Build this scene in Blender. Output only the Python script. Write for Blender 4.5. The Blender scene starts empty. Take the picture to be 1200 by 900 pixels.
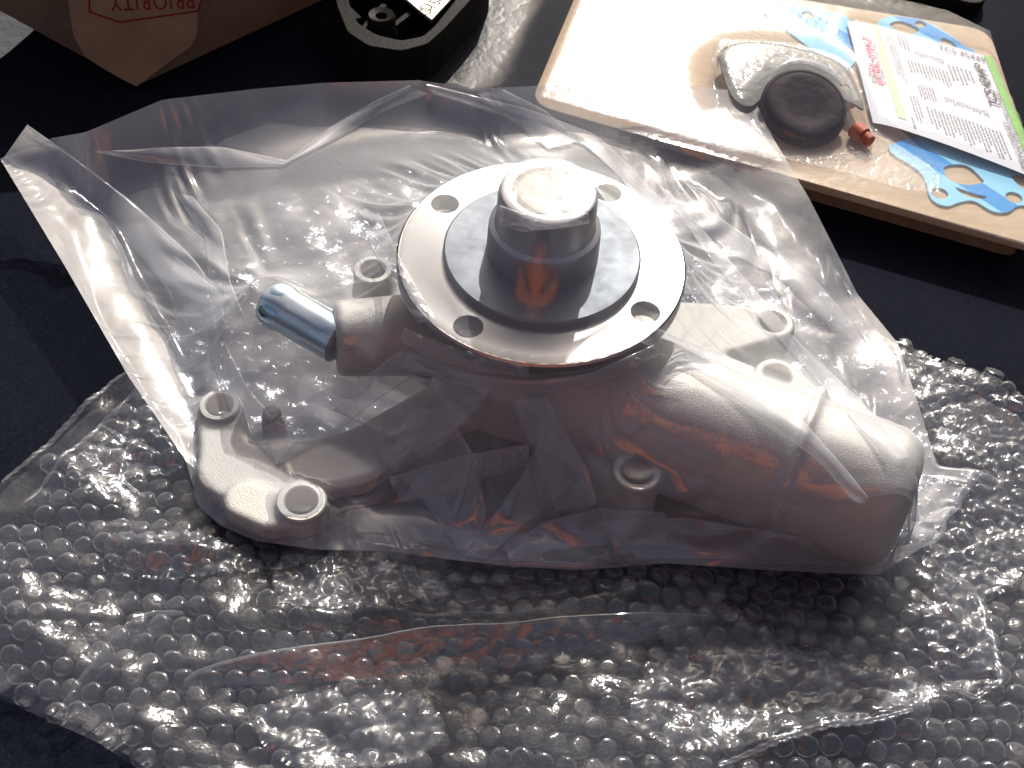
import bpy, bmesh, math, random
import numpy as np
from mathutils import Vector, Matrix
from mathutils.bvhtree import BVHTree

random.seed(7)
RNG = np.random.default_rng(11)
scene = bpy.context.scene
col = scene.collection
rad = math.radians

# ------------------------------------------------------------------ camera
F_PX = 1449.0            # focal length in pixels of a 1200 x 900 picture
PITCH, ROLL, DIST = rad(50), rad(5), 0.577
cam_pos = np.array([0.0, -DIST * math.cos(PITCH), DIST * math.sin(PITCH)])
ax = np.array([0.0, math.cos(PITCH), -math.sin(PITCH)])
r0 = np.array([1.0, 0.0, 0.0])
u0 = np.array([0.0, math.sin(PITCH), math.cos(PITCH)])
cr = math.cos(ROLL) * r0 + math.sin(ROLL) * u0
cu = math.cos(ROLL) * u0 - math.sin(ROLL) * r0
cam_data = bpy.data.cameras.new('camera')
cam_data.sensor_width = 36.0
cam_data.lens = 36.0 * F_PX / 1200.0
cam_data.clip_start = 0.01
cam_data.clip_end = 500.0
cam = bpy.data.objects.new('camera', cam_data)
M = Matrix.Identity(4)
for i in range(3):
    M[i][0], M[i][1], M[i][2], M[i][3] = cr[i], cu[i], -ax[i], cam_pos[i]
cam.matrix_world = M
cam_data.dof.use_dof = True
cam_data.dof.focus_distance = 0.53
cam_data.dof.aperture_fstop = 36.0
col.objects.link(cam)
scene.camera = cam


def ray(px, py):
    d = ax + (px - 600.0) / F_PX * cr + (450.0 - py) / F_PX * cu
    return d / np.linalg.norm(d)


def at(px, py, z=0.0):
    d = ray(px, py)
    t = (z - cam_pos[2]) / d[2]
    return cam_pos + t * d


# ------------------------------------------------------------------ light
sd = ray(765, 118).copy()
sd[2] = -sd[2]                       # direction towards the sun
sun_el = math.asin(sd[2])
sun_az = math.atan2(sd[0], sd[1])
print('sun elevation', math.degrees(sun_el), 'azimuth', math.degrees(sun_az))
sun_data = bpy.data.lights.new('sun', 'SUN')
sun_data.energy = 4.6
sun_data.angle = rad(0.53)
sun_data.color = (1.0, 0.96, 0.9)
sun = bpy.data.objects.new('sun', sun_data)
sun.rotation_euler = Vector((-sd[0], -sd[1], -sd[2])).to_track_quat('-Z', 'Y').to_euler()
sun.location = (0.3, 1.5, 1.5)
col.objects.link(sun)
world = bpy.data.worlds.new('World')
scene.world = world
world.use_nodes = True
wn = world.node_tree
sky = wn.nodes.new('ShaderNodeTexSky')
sky.sky_type = 'NISHITA'
sky.sun_disc = False
sky.sun_elevation = sun_el
sky.sun_rotation = sun_az
sky.dust_density = 6.0
sky.ozone_density = 0.1
sky.air_density = 0.8
wn.links.new(sky.outputs[0], wn.nodes['Background'].inputs[0])
wn.nodes['Background'].inputs[1].default_value = 0.095
scene.view_settings.view_transform = 'Standard'
scene.view_settings.look = 'None'
scene.view_settings.gamma = 1.0
scene.view_settings.exposure = 0.1
scene.render.engine = 'CYCLES'
scene.cycles.use_denoising = True
scene.cycles.max_bounces = 8
scene.cycles.transparent_max_bounces = 40
scene.cycles.transmission_bounces = 8
scene.cycles.glossy_bounces = 4
scene.cycles.diffuse_bounces = 3
scene.cycles.caustics_reflective = False
scene.cycles.caustics_refractive = False
scene.cycles.sample_clamp_indirect = 6.0


# ------------------------------------------------------------------ helpers
class NT:
    def __init__(s, name):
        s.m = bpy.data.materials.new(name)
        s.m.use_nodes = True
        s.t = s.m.node_tree
        s.t.nodes.clear()
        s.out = s.n('OutputMaterial')

    def n(s, kind, **kw):
        nd = s.t.nodes.new('ShaderNode' + kind)
        for k, v in kw.items():
            if k.startswith('i_'):
                key = k[2:].replace('_', ' ')
                nd.inputs[key].default_value = v
            else:
                setattr(nd, k, v)
        return nd

    def l(s, a, b):
        s.t.links.new(a, b)

    def coords(s, scale=1.0):
        tc = s.n('TexCoord')
        mp = s.n('Mapping')
        mp.inputs['Scale'].default_value = (scale,) * 3 if not hasattr(scale, '__len__') else scale
        s.l(tc.outputs['Object'], mp.inputs[0])
        return mp.outputs[0]

    def noise(s, scale, detail=4, rough=0.55, vec=None):
        nd = s.n('TexNoise')
        nd.inputs['Scale'].default_value = scale
        nd.inputs['Detail'].default_value = detail
        nd.inputs['Roughness'].default_value = rough
        s.l(vec if vec is not None else s.coords(), nd.inputs['Vector'])
        return nd.outputs[0]

    def ramp(s, fac, stops):
        nd = s.n('ValToRGB')
        cr_ = nd.color_ramp
        while len(cr_.elements) < len(stops):
            cr_.elements.new(0.5)
        for e, (p, c) in zip(cr_.elements, stops):
            e.position = p
            e.color = (c, c, c, 1) if not hasattr(c, '__len__') else (*c, 1)
        s.l(fac, nd.inputs[0])
        return nd.outputs[0]

    def bump(s, h, strength=0.3, dist=0.001, normal=None):
        b = s.n('Bump')
        b.inputs['Strength'].default_value = strength
        b.inputs['Distance'].default_value = dist
        s.l(h, b.inputs['Height'])
        if normal is not None:
            s.l(normal, b.inputs['Normal'])
        return b.outputs[0]


def principled(name, color, rough=0.5, metal=0.0, noise_scale=60, var=0.15, bump=0.0, bump_scale=400,
               bump_dist=0.0004, coat=0.0, spec=0.15):
    g = NT(name)
    p = g.n('BsdfPrincipled')
    nz = g.noise(noise_scale, 5)
    c = np.array(color)
    p_col = g.ramp(nz, [(0.3, tuple(c * (1 - var))), (0.7, tuple(np.clip(c * (1 + var), 0, 1)))])
    g.l(p_col, p.inputs['Base Color'])
    p.inputs['Metallic'].default_value = metal
    p.inputs['Specular IOR Level'].default_value = spec
    g.l(g.ramp(nz, [(0.3, max(0, rough - 0.06)), (0.7, min(1, rough + 0.06))]), p.inputs['Roughness'])
    p.inputs['Coat Weight'].default_value = coat
    if bump:
        g.l(g.bump(g.noise(bump_scale, 4), bump, bump_dist), p.inputs['Normal'])
    g.l(p.outputs[0], g.out.inputs[0])
    return g.m


def film_material(name, haze=0.12, edge=0.25, gloss=0.05, rough=0.08, tint=(0.97, 0.98, 1.0), white=(0.85, 0.86, 0.88),
                  crinkle=0.25, scale=45, fine=260, broad=0.0, depth=0.006, wide=0.42, front=0.5):
    """clear polythene film: lets light through, scatters a little of it and mirrors some"""
    g = NT(name)
    vec = g.coords()
    n1 = g.noise(scale, 3, 0.5, vec)
    rid = g.n('Math', operation='ABSOLUTE')
    sb = g.n('Math', operation='SUBTRACT')
    sb.inputs[1].default_value = 0.5
    g.l(n1, sb.inputs[0])
    g.l(sb.outputs[0], rid.inputs[0])
    b1 = g.bump(rid.outputs[0], crinkle, depth)
    n2 = g.noise(fine, 2, 0.5, vec)
    b2 = g.bump(n2, crinkle * 0.5, 0.0008, b1)
    lw = g.n('LayerWeight')
    lw.inputs['Blend'].default_value = 0.5
    g.l(b1, lw.inputs['Normal'])
    pw = g.n('Math', operation='POWER')
    g.l(lw.outputs['Facing'], pw.inputs[0])
    pw.inputs[1].default_value = 3.0
    hz = g.n('MapRange')
    g.l(pw.outputs[0], hz.inputs[0])
    hz.inputs[3].default_value = haze
    hz.inputs[4].default_value = haze + edge
    pf = g.n('Math', operation='POWER')
    g.l(lw.outputs['Facing'], pf.inputs[0])
    pf.inputs[1].default_value = 5.0
    gl = g.n('MapRange')
    g.l(pf.outputs[0], gl.inputs[0])
    gl.inputs[3].default_value = gloss
    gl.inputs[4].default_value = gloss + 0.5
    tr = g.n('BsdfTransparent')
    tr.inputs[0].default_value = (*tint, 1)
    tl = g.n('BsdfTranslucent')
    tl.inputs[0].default_value = (*white, 1)
    g.l(b1, tl.inputs['Normal'])
    df = g.n('BsdfDiffuse')
    df.inputs[0].default_value = (*white, 1)
    g.l(b1, df.inputs['Normal'])
    m0 = g.n('MixShader')
    m0.inputs[0].default_value = front
    g.l(tl.outputs[0], m0.inputs[1])
    g.l(df.outputs[0], m0.inputs[2])
    m1 = g.n('MixShader')
    g.l(hz.outputs[0], m1.inputs[0])
    g.l(tr.outputs[0], m1.inputs[1])
    g.l(m0.outputs[0], m1.inputs[2])
    gs = g.n('BsdfGlossy')
    gs.inputs[0].default_value = (1, 1, 1, 1)
    gs.inputs['Roughness'].default_value = rough
    g.l(b2, gs.inputs['Normal'])
    last = gs.outputs[0]
    if broad:
        gb = g.n('BsdfGlossy')
        gb.inputs[0].default_value = (1, 1, 1, 1)
        gb.inputs['Roughness'].default_value = wide
        g.l(b1, gb.inputs['Normal'])
        mb = g.n('MixShader')
        mb.inputs[0].default_value = broad
        g.l(last, mb.inputs[1])
        g.l(gb.outputs[0], mb.inputs[2])
        last = mb.outputs[0]
    m2 = g.n('MixShader')
    g.l(gl.outputs[0], m2.inputs[0])
    g.l(m1.outputs[0], m2.inputs[1])
    g.l(last, m2.inputs[2])
    g.l(m2.outputs[0], g.out.inputs[0])
    return g.m


def empty(name, loc, label=None, cat=None, group=None):
    o = bpy.data.objects.new(name, None)
    o.location = Vector(loc)
    o.empty_display_size = 0.01
    col.objects.link(o)
    tag(o, label, cat, group)
    return o


def tag(o, label=None, cat=None, group=None, kind=None):
    if label:
        o['label'] = label
    if cat:
        o['category'] = cat
    if group:
        o['group'] = group
    if kind:
        o['kind'] = kind
    return o


def root_loc(p):
    v = Vector((0, 0, 0))
    while p is not None:
        v += p.location
        p = p.parent
    return v


def mesh_obj(name, verts, faces, mat, parent=None, smooth=True):
    me = bpy.data.meshes.new(name)
    if isinstance(verts, np.ndarray):
        verts = verts.tolist()
    if isinstance(faces, np.ndarray):
        faces = faces.tolist()
    me.from_pydata(verts, [], faces)
    me.validate()
    me.update()
    if smooth:
        me.polygons.foreach_set('use_smooth', [True] * len(me.polygons))
    return link_mesh(name, me, mat, parent)


def link_mesh(name, me, mat, parent=None):
    if mat is not None:
        me.materials.clear()
        me.materials.append(mat)
    o = bpy.data.objects.new(name, me)
    col.objects.link(o)
    if parent is not None:
        o.parent = parent
        o.location = -root_loc(parent)
    return o


def bm_obj(name, bm, mat, parent=None, smooth=False, sharp=None):
    me = bpy.data.meshes.new(name)
    bm.normal_update()
    bm.to_mesh(me)
    bm.free()
    if smooth:
        me.polygons.foreach_set('use_smooth', [True] * len(me.polygons))
        if sharp:
            me.set_sharp_from_angle(angle=rad(sharp))
    return link_mesh(name, me, mat, parent)


def lathe(profile, center, axis=(0, 0, 1), seg=96, closed=False):
    """profile: list of (r, h); returns verts, faces turned round axis through center"""
    a = Vector(axis).normalized()
    q = Vector((0, 0, 1)).rotation_difference(a)
    vs, fs = [], []
    n = len(profile)
    for r, h in profile:
        for k in range(seg):
            t = 2 * math.pi * k / seg
            vs.append(Vector(center) + q @ Vector((r * math.cos(t), r * math.sin(t), h)))
    for i in range(n if closed else n - 1):
        j = (i + 1) % n
        for k in range(seg):
            k2 = (k + 1) % seg
            fs.append((i * seg + k, i * seg + k2, j * seg + k2, j * seg + k))
    return [tuple(v) for v in vs], fs


def lathe_obj(name, profile, center, mat, parent=None, axis=(0, 0, 1), seg=96, closed=False, sharp=35):
    vs, fs = lathe(profile, center, axis, seg, closed)
    o = mesh_obj(name, vs, fs, mat, parent)
    bm = bmesh.new()
    bm.from_mesh(o.data)
    bmesh.ops.remove_doubles(bm, verts=bm.verts, dist=1e-7)
    bmesh.ops.recalc_face_normals(bm, faces=bm.faces)
    bm.to_mesh(o.data)
    bm.free()
    o.data.polygons.foreach_set('use_smooth', [True] * len(o.data.polygons))
    o.data.set_sharp_from_angle(angle=rad(sharp))
    return o


def bake(o):
    dg = bpy.context.evaluated_depsgraph_get()
    me = bpy.data.meshes.new_from_object(o.evaluated_get(dg))
    o.modifiers.clear()
    old = o.data
    o.data = me
    bpy.data.meshes.remove(old)


def text_mesh(body, size, extrude=0.0, shear=0.0, bold=0.0, spacing=1.0, align='LEFT'):
    cu_ = bpy.data.curves.new('text', 'FONT')
    cu_.body = body
    cu_.size = size
    cu_.extrude = extrude
    cu_.shear = shear
    cu_.offset = bold
    cu_.space_character = spacing
    cu_.align_x = align
    o = bpy.data.objects.new('text', cu_)
    col.objects.link(o)
    dg = bpy.context.evaluated_depsgraph_get()
    dg.update()
    me = bpy.data.meshes.new_from_object(o.evaluated_get(dg))
    bpy.data.objects.remove(o)
    bpy.data.curves.remove(cu_)
    return me


def text_obj(name, body, size, mat, frame, parent=None, **kw):
    """frame: 4x4 matrix putting the text's own plane into the world"""
    me = text_mesh(body, size, **kw)
    me.transform(frame)
    me.name = name
    return link_mesh(name, me, mat, parent)


def frame_of(o, x, y):
    x = Vector(x).normalized()
    y = Vector(y)
    y = (y - x * x.dot(y)).normalized()
    z = x.cross(y)
    m = Matrix.Identity(4)
    for i in range(3):
        m[i][0], m[i][1], m[i][2], m[i][3] = x[i], y[i], z[i], o[i]
    return m


def smooth_closed(pts, sub=6):
    p = [np.array(q, float) for q in pts]
    n = len(p)
    out = []
    for i in range(n):
        a, b, c, d = p[i - 1], p[i], p[(i + 1) % n], p[(i + 2) % n]
        for k in range(sub):
            t = k / sub
            out.append(0.5 * (2 * b + (c - a) * t + (2 * a - 5 * b + 4 * c - d) * t * t + (3 * b - a - 3 * c + d) * t ** 3))
    return out


def polyline(pts, n):
    """n points spread evenly along a polyline"""
    p = np.array(pts, float)
    d = np.r_[0, np.cumsum(np.linalg.norm(np.diff(p, axis=0), axis=1))]
    t = np.linspace(0, d[-1], n)
    return np.stack([np.interp(t, d, p[:, k]) for k in range(p.shape[1])], 1)


def shape2d(name, outer, holes, z, thick, mat, parent=None, bevel=0.0):
    """flat plate with holes; outlines in world x, y"""
    cu_ = bpy.data.curves.new(name, 'CURVE')
    cu_.dimensions = '2D'
    cu_.fill_mode = 'BOTH'
    cu_.extrude = thick / 2
    cu_.bevel_depth = bevel
    for loop in [outer] + list(holes):
        sp = cu_.splines.new('POLY')
        sp.points.add(len(loop) - 1)
        for q, pt in zip(loop, sp.points):
            pt.co = (q[0], q[1], 0, 1)
        sp.use_cyclic_u = True
    o = bpy.data.objects.new(name, cu_)
    col.objects.link(o)
    dg = bpy.context.evaluated_depsgraph_get()
    dg.update()
    me = bpy.data.meshes.new_from_object(o.evaluated_get(dg))
    bpy.data.objects.remove(o)
    bpy.data.curves.remove(cu_)
    me.transform(Matrix.Translation((0, 0, z + thick / 2)))
    me.name = name
    return link_mesh(name, me, mat, parent)


def circle(c, r, n=28, ry=None):
    return [(c[0] + r * math.cos(2 * math.pi * k / n), c[1] + (ry or r) * math.sin(2 * math.pi * k / n)) for k in range(n)]


def waves(x, y, wl, seed, n=14):
    """smooth random relief of about unit height, wl = typical wavelength"""
    g = np.random.default_rng(seed)
    z = np.zeros_like(x)
    for _ in range(n):
        t = g.uniform(0, 2 * math.pi)
        k = 2 * math.pi / (wl * g.uniform(0.6, 1.7))
        z = z + np.cos(k * (x * math.cos(t) + y * math.sin(t)) + g.uniform(0, 6.28))
    return z / math.sqrt(n)


# ------------------------------------------------------------------ materials
def mat_navy():
    g = NT('navy_paint')
    p = g.n('BsdfPrincipled')
    v = g.coords()
    dust = g.noise(700, 6, 0.7, v)
    big = g.noise(9, 4, 0.6, v)
    mul = g.n('Math', operation='MULTIPLY')
    g.l(g.ramp(dust, [(0.5, 0.0), (0.78, 1.0)]), mul.inputs[0])
    g.l(g.ramp(big, [(0.3, 0.25), (0.75, 1.0)]), mul.inputs[1])
    mx = g.n('MixRGB')
    g.l(mul.outputs[0], mx.inputs[0])
    mx.inputs[1].default_value = (0.006, 0.0075, 0.014, 1)
    mx.inputs[2].default_value = (0.028, 0.03, 0.038, 1)
    g.l(mx.outputs[0], p.inputs['Base Color'])
    g.l(g.ramp(big, [(0.3, 0.7), (0.7, 0.85)]), p.inputs['Roughness'])
    p.inputs['Specular IOR Level'].default_value = 0.03
    g.l(g.bump(g.noise(1500, 3, 0.6, v), 0.25, 0.0003), p.inputs['Normal'])
    g.l(p.outputs[0], g.out.inputs[0])
    return g.m


def mat_cast():
    g = NT('cast_aluminium')
    p = g.n('BsdfPrincipled')
    v = g.coords()
    n = g.noise(1700, 3, 0.6, v)
    big = g.noise(30, 4, 0.6, v)
    mx = g.n('MixRGB')
    g.l(big, mx.inputs[0])
    mx.inputs[1].default_value = (0.42, 0.405, 0.365, 1)
    mx.inputs[2].default_value = (0.54, 0.525, 0.485, 1)
    g.l(mx.outputs[0], p.inputs['Base Color'])
    p.inputs['Metallic'].default_value = 0.4
    p.inputs['Roughness'].default_value = 0.5
    g.l(g.bump(n, 0.6, 0.0005), p.inputs['Normal'])
    g.l(p.outputs[0], g.out.inputs[0])
    return g.m


def mat_turned(name, base, rough, aniso=0.75, axis='Z'):
    g = NT(name)
    p = g.n('BsdfPrincipled')
    p.inputs['Base Color'].default_value = (*base, 1)
    p.inputs['Metallic'].default_value = 1.0
    n = g.noise(120, 4, 0.6)
    g.l(g.ramp(n, [(0.3, rough - 0.05), (0.7, rough + 0.06)]), p.inputs['Roughness'])
    p.inputs['Anisotropic'].default_value = aniso
    t = g.n('Tangent')
    t.direction_type = 'RADIAL'
    t.axis = axis
    g.l(t.outputs[0], p.inputs['Tangent'])
    g.l(p.outputs[0], g.out.inputs[0])
    return g.m


def mat_cardboard(name, base=(0.36, 0.25, 0.16)):
    g = NT(name)
    p = g.n('BsdfPrincipled')
    v = g.coords()
    fib = g.noise(1.0, 5, 0.65, g.coords((60, 900, 300)))
    blot = g.noise(25, 4, 0.6, v)
    c = np.array(base)
    mx = g.n('MixRGB')
    g.l(g.ramp(fib, [(0.3, 0.0), (0.7, 1.0)]), mx.inputs[0])
    mx.inputs[1].default_value = (*(c * 0.86), 1)
    mx.inputs[2].default_value = (*(c * 1.12), 1)
    m2 = g.n('MixRGB', blend_type='MULTIPLY')
    m2.inputs[0].default_value = 0.35
    g.l(mx.outputs[0], m2.inputs[1])
    g.l(g.ramp(blot, [(0.3, 0.6), (0.7, 1.0)]), m2.inputs[2])
    g.l(m2.outputs[0], p.inputs['Base Color'])
    p.inputs['Roughness'].default_value = 0.8
    p.inputs['Specular IOR Level'].default_value = 0.1
    g.l(g.bump(blot, 0.3, 0.0015), p.inputs['Normal'])
    g.l(p.outputs[0], g.out.inputs[0])
    return g.m


def mat_gasket():
    """blue fibre gasket with a printed darker blue band pattern"""
    g = NT('blue_gasket_fibre')
    p = g.n('BsdfPrincipled')
    w = g.n('TexWave')
    w.bands_direction = 'DIAGONAL'
    w.inputs['Scale'].default_value = 9.0
    w.inputs['Distortion'].default_value = 0.0
    g.l(g.coords((1, 1, 0)), w.inputs['Vector'])
    g.l(g.ramp(w.outputs[1], [(0.86, (0.24, 0.56, 0.75)), (0.88, (0.02, 0.26, 0.60))]), p.inputs['Base Color'])
    p.inputs['Roughness'].default_value = 0.7
    p.inputs['Specular IOR Level'].default_value = 0.1
    g.l(p.outputs[0], g.out.inputs[0])
    return g.m


NAVY = mat_navy()
CAST = mat_cast()
FLANGE = mat_turned('turned_flange_steel', (0.40, 0.395, 0.385), 0.40, 0.85)
DISC = mat_turned('turned_disc_steel', (0.19, 0.205, 0.22), 0.55, 0.4)
HUB = mat_turned('turned_hub_steel', (0.52, 0.51, 0.50), 0.32, 0.5)
PIN = principled('ground_shaft_steel', (0.27, 0.255, 0.21), 0.75, 0.1, 300, 0.08, 0.2, 1500, 0.0002)
ZINC = principled('zinc_plated_steel', (0.58, 0.72, 0.80), 0.2, 1.0, 90, 0.08)
CARD = mat_cardboard('kit_cardboard', (0.52, 0.39, 0.26))
CARTON = mat_cardboard('carton_cardboard', (0.22, 0.15, 0.095))
TAPE = principled('brown_paper_tape', (0.29, 0.20, 0.12), 0.6, 0, 40, 0.18, 0.3, 60, 0.002)
RED_INK = principled('red_ink', (0.24, 0.012, 0.02), 0.7, 0, 150, 0.2)
GASKET = mat_gasket()
PAPER = principled('white_paper', (0.62, 0.63, 0.66), 0.55, 0, 50, 0.03)
INK = principled('black_ink', (0.03, 0.03, 0.035), 0.6)
GREY_INK = principled('grey_small_print', (0.33, 0.33, 0.36), 0.7, 0, 900, 0.5)
MAGENTA = principled('crimson_ink', (0.55, 0.01, 0.08), 0.55)
GREEN = principled('green_ink', (0.17, 0.42, 0.06), 0.55)
PALE_GREEN = principled('pale_green_ink', (0.42, 0.62, 0.30), 0.55)
RUBBER = principled('brown_black_rubber', (0.045, 0.024, 0.022), 0.6, 0, 40, 0.3, spec=0.06)
BLACK = principled('black_plastic', (0.013, 0.012, 0.010), 0.5, 0, 60, 0.3, 0.3, 500, 0.0006, spec=0.04)
METAL_TAG = principled('dull_metal_tag', (0.42, 0.40, 0.34), 0.5, 0.7, 120, 0.2)
RED_RUBBER = principled('brick_red_rubber', (0.40, 0.11, 0.07), 0.5, 0, 80, 0.15)
GREY_GASKET = principled('grey_composition_sheet', (0.22, 0.215, 0.185), 0.8, 0.0, 60, 0.25, 0.6, 150, 0.002, spec=0.08)
CONCRETE = principled('grey_concrete', (0.06, 0.065, 0.07), 0.85, 0, 6, 0.2, 0.4, 80, 0.01)
BAG_FILM = film_material('bag_polythene', haze=0.18, edge=0.50, gloss=0.065, rough=0.12, crinkle=0.08, scale=40, fine=300, broad=0.10, wide=0.42, front=0.66)
WRAP_FILM = film_material('bubble_film', haze=0.03, edge=0.15, gloss=0.035, rough=0.15, crinkle=0.3, scale=120, fine=700, depth=0.002)
INNER_FILM = film_material('parts_bag_film', haze=0.06, edge=0.3, gloss=0.05, rough=0.09, crinkle=0.25, scale=90, fine=400)
BUBBLE = film_material('bubble_dome_film', haze=0.035, edge=0.24, gloss=0.04, rough=0.14, crinkle=0.3, scale=230, fine=900, depth=0.0012)
KIT_FILM = film_material('kit_wrap_film', haze=0.03, edge=0.12, gloss=0.032, rough=0.15, crinkle=0.10, scale=60, fine=420, broad=0.55, wide=0.24)

# ------------------------------------------------------------------ setting
gp = [at(-420, 520), at(-160, 190), at(-30, 86), at(8, 60), at(36, 36), at(70, 2), at(110, -60), at(200, -260)]
edge = [tuple(q[:2]) for q in gp]
outer = edge + [(1.2, 1.3), (1.2, -0.22), (edge[0][0], -0.22)]
surface = shape2d('dark_surface', outer, [], -0.024, 0.02, NAVY, None, 0.002)
tag(surface, kind='structure')
gr = 60.0
ground = mesh_obj('ground', [(-gr, -gr, -0.62), (gr, -gr, -0.62), (gr, gr, -0.62), (-gr, gr, -0.62)], [(0, 1, 2, 3)], CONCRETE)
tag(ground, kind='structure')

# ------------------------------------------------------------------ bubble wrap relief
def wrap_height(x, y):
    z = 0.0065 + 0.0016 * waves(x, y, 0.09, 3) + 0.0009 * waves(x, y, 0.035, 4)
    for (p, q, h, w) in RIDGES:
        d = np.array([q[0] - p[0], q[1] - p[1]])
        L2 = d @ d
        t = np.clip(((x - p[0]) * d[0] + (y - p[1]) * d[1]) / L2, 0, 1)
        dx, dy = x - p[0] - t * d[0], y - p[1] - t * d[1]
        z = z + h * np.exp(-np.abs(np.sqrt(dx * dx + dy * dy) / w) ** 1.4) * np.sin(np.pi * np.clip(t * 0.8 + 0.1, 0, 1))
    px, py = PUMP_C
    r = np.sqrt(((x - px) / 0.15) ** 2 + ((y - py + 0.005) / 0.075) ** 2)
    k = np.clip((1.15 - r) / 0.3, 0, 1)
    return z * (1 - k) + np.minimum(z, 0.0045) * k


FL_Z = 0.085
FC = at(635, 300, FL_Z)
PUMP_C = (FC[0], FC[1])
RIDGES = [(at(235, 735), at(600, 735), 0.006, 0.010), (at(600, 735), at(860, 690), 0.006, 0.010),
          (at(110, 650), at(270, 665), 0.008, 0.008), (at(60, 545), at(150, 610), 0.006, 0.010),
          (at(1040, 640), at(1160, 830), 0.007, 0.014), (at(840, 895), at(1090, 840), 0.008, 0.006),
          (at(-20, 700), at(220, 900), 0.004, 0.02), (at(560, 900), at(760, 800), 0.005, 0.02),
          (at(1100, 440), at(1230, 520), 0.010, 0.02)]

# ------------------------------------------------------------------ pump casting (signed distance field + surface nets)
BOT = 0.0125
H = 0.00125
lo = np.array([-0.165, -0.085, BOT - 0.004])
A1, A2 = at(200, 690, BOT), at(1150, 300, 0.03)
lo = np.array([at(205, 475, 0.03)[0], at(600, 690, BOT)[1], BOT - 0.005])
hi = np.array([at(1125, 580, 0.03)[0], at(600, 260, 0.03)[1], 0.085])
nx, ny, nz = np.ceil((hi - lo) / H).astype(int)
GX, GY, GZ = np.meshgrid(lo[0] + H * np.arange(nx), lo[1] + H * np.arange(ny), lo[2] + H * np.arange(nz), indexing='ij')
GX, GY, GZ = GX.astype(np.float32), GY.astype(np.float32), GZ.astype(np.float32)


def smin(a, b, k):
    h = np.clip(0.5 + 0.5 * (b - a) / k, 0, 1)
    return b + (a - b) * h - k * h * (1 - h)


def ext(d2, z0, z1, rnd=0.0015):
    dz = np.abs(GZ - (z0 + z1) / 2) - (z1 - z0) / 2 + rnd
    d2 = d2 + rnd
    return np.minimum(np.maximum(d2, dz), 0) + np.sqrt(np.maximum(d2, 0) ** 2 + np.maximum(dz, 0) ** 2) - rnd


def disc2(c, r):
    return np.sqrt((GX - c[0]) ** 2 + (GY - c[1]) ** 2) - r


def seg2(a, b, ra, rb):
    d = np.array([b[0] - a[0], b[1] - a[1]])
    t = np.clip(((GX - a[0]) * d[0] + (GY - a[1]) * d[1]) / (d @ d), 0, 1)
    return np.sqrt((GX - a[0] - t * d[0]) ** 2 + (GY - a[1] - t * d[1]) ** 2) - (ra + (rb - ra) * t)


def cone3(a, b, ra, rb, rnd=0.004):
    """rod with flat rounded ends"""
    a, b = np.array(a), np.array(b)
    d = b - a
    L = np.linalg.norm(d)
    d = d / L
    t = (GX - a[0]) * d[0] + (GY - a[1]) * d[1] + (GZ - a[2]) * d[2]
    rr = np.sqrt(np.maximum((GX - a[0]) ** 2 + (GY - a[1]) ** 2 + (GZ - a[2]) ** 2 - t * t, 0))
    tc = np.clip(t / L, 0, 1)
    dr = rr - (ra + (rb - ra) * tc) + rnd
    dt = np.abs(t - L / 2) - L / 2 + rnd
    return np.minimum(np.maximum(dr, dt), 0) + np.sqrt(np.maximum(dr, 0) ** 2 + np.maximum(dt, 0) ** 2) - rnd


# bosses: (pixel, height of the machined face, outer radius, hole radius)
BOSS = {'b1': ((257, 474), 0.0240, 0.0088, 0.0058), 'b2': ((353, 586), 0.0255, 0.0102, 0.0066),
        'b3': ((747, 551), 0.047, 0.0098, 0.0066), 'b4': ((437, 315), 0.042, 0.0090, 0.0056)}
BP = {k: at(*v[0], v[1]) for k, v in BOSS.items()}
LUG1, LUG2 = at(911, 440, 0.040), at(906, 377, 0.030)
PLT = 0.0215

sdf = ext(disc2(FC, 0.046), BOT, 0.048, 0.008)
sdf = smin(sdf, ext(disc2(FC, 0.030), BOT, 0.074, 0.004), 0.014)
# outlet horn to the right
HA = np.array([FC[0] + 0.012, FC[1] - 0.027, 0.040])
HB = at(1062, 594, 0.0415)
horn = cone3(HA, HB, 0.0315, 0.0290, 0.011)
sdf = smin(sdf, horn, 0.012)
hd = (HB - HA) / np.linalg.norm(HB - HA)
bead_t = 0.69
BC = HA + (HB - HA) * bead_t
t_ = (GX - HA[0]) * hd[0] + (GY - HA[1]) * hd[1] + (GZ - HA[2]) * hd[2]
rr_ = np.sqrt(np.maximum((GX - HA[0]) ** 2 + (GY - HA[1]) ** 2 + (GZ - HA[2]) ** 2 - t_ ** 2, 0))
Lh = np.linalg.norm(HB - HA)
rb_ = 0.0315 + (0.0290 - 0.0315) * bead_t
sdf = smin(sdf, np.sqrt((t_ - bead_t * Lh) ** 2 + (rr_ - rb_ - 0.0004) ** 2) - 0.0017, 0.002)
side = np.cross(hd, [0, 0, 1.0])
nubp = BC + rb_ * (np.array([0, 0, 1.0]) * 0.62 - side * 0.78)
sdf = smin(sdf, cone3(nubp - np.array([0, 0, 0.012]), nubp + np.array([0, 0, 0.0045]), 0.0034, 0.003, 0.001), 0.002)
# right hand plate with two lugs
pl = np.minimum(seg2(FC, LUG1, 0.040, 0.0105), seg2(FC, LUG2, 0.034, 0.0105))
pl = np.minimum(pl, seg2(LUG1, at(985, 500, PLT), 0.010, 0.012))
sdf = smin(sdf, ext(pl, BOT, 0.030, 0.0015), 0.003)
sdf = smin(sdf, ext(seg2(LUG1, at(960, 490, 0.040), 0.0105, 0.014), BOT, 0.040, 0.0015), 0.003)
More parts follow.
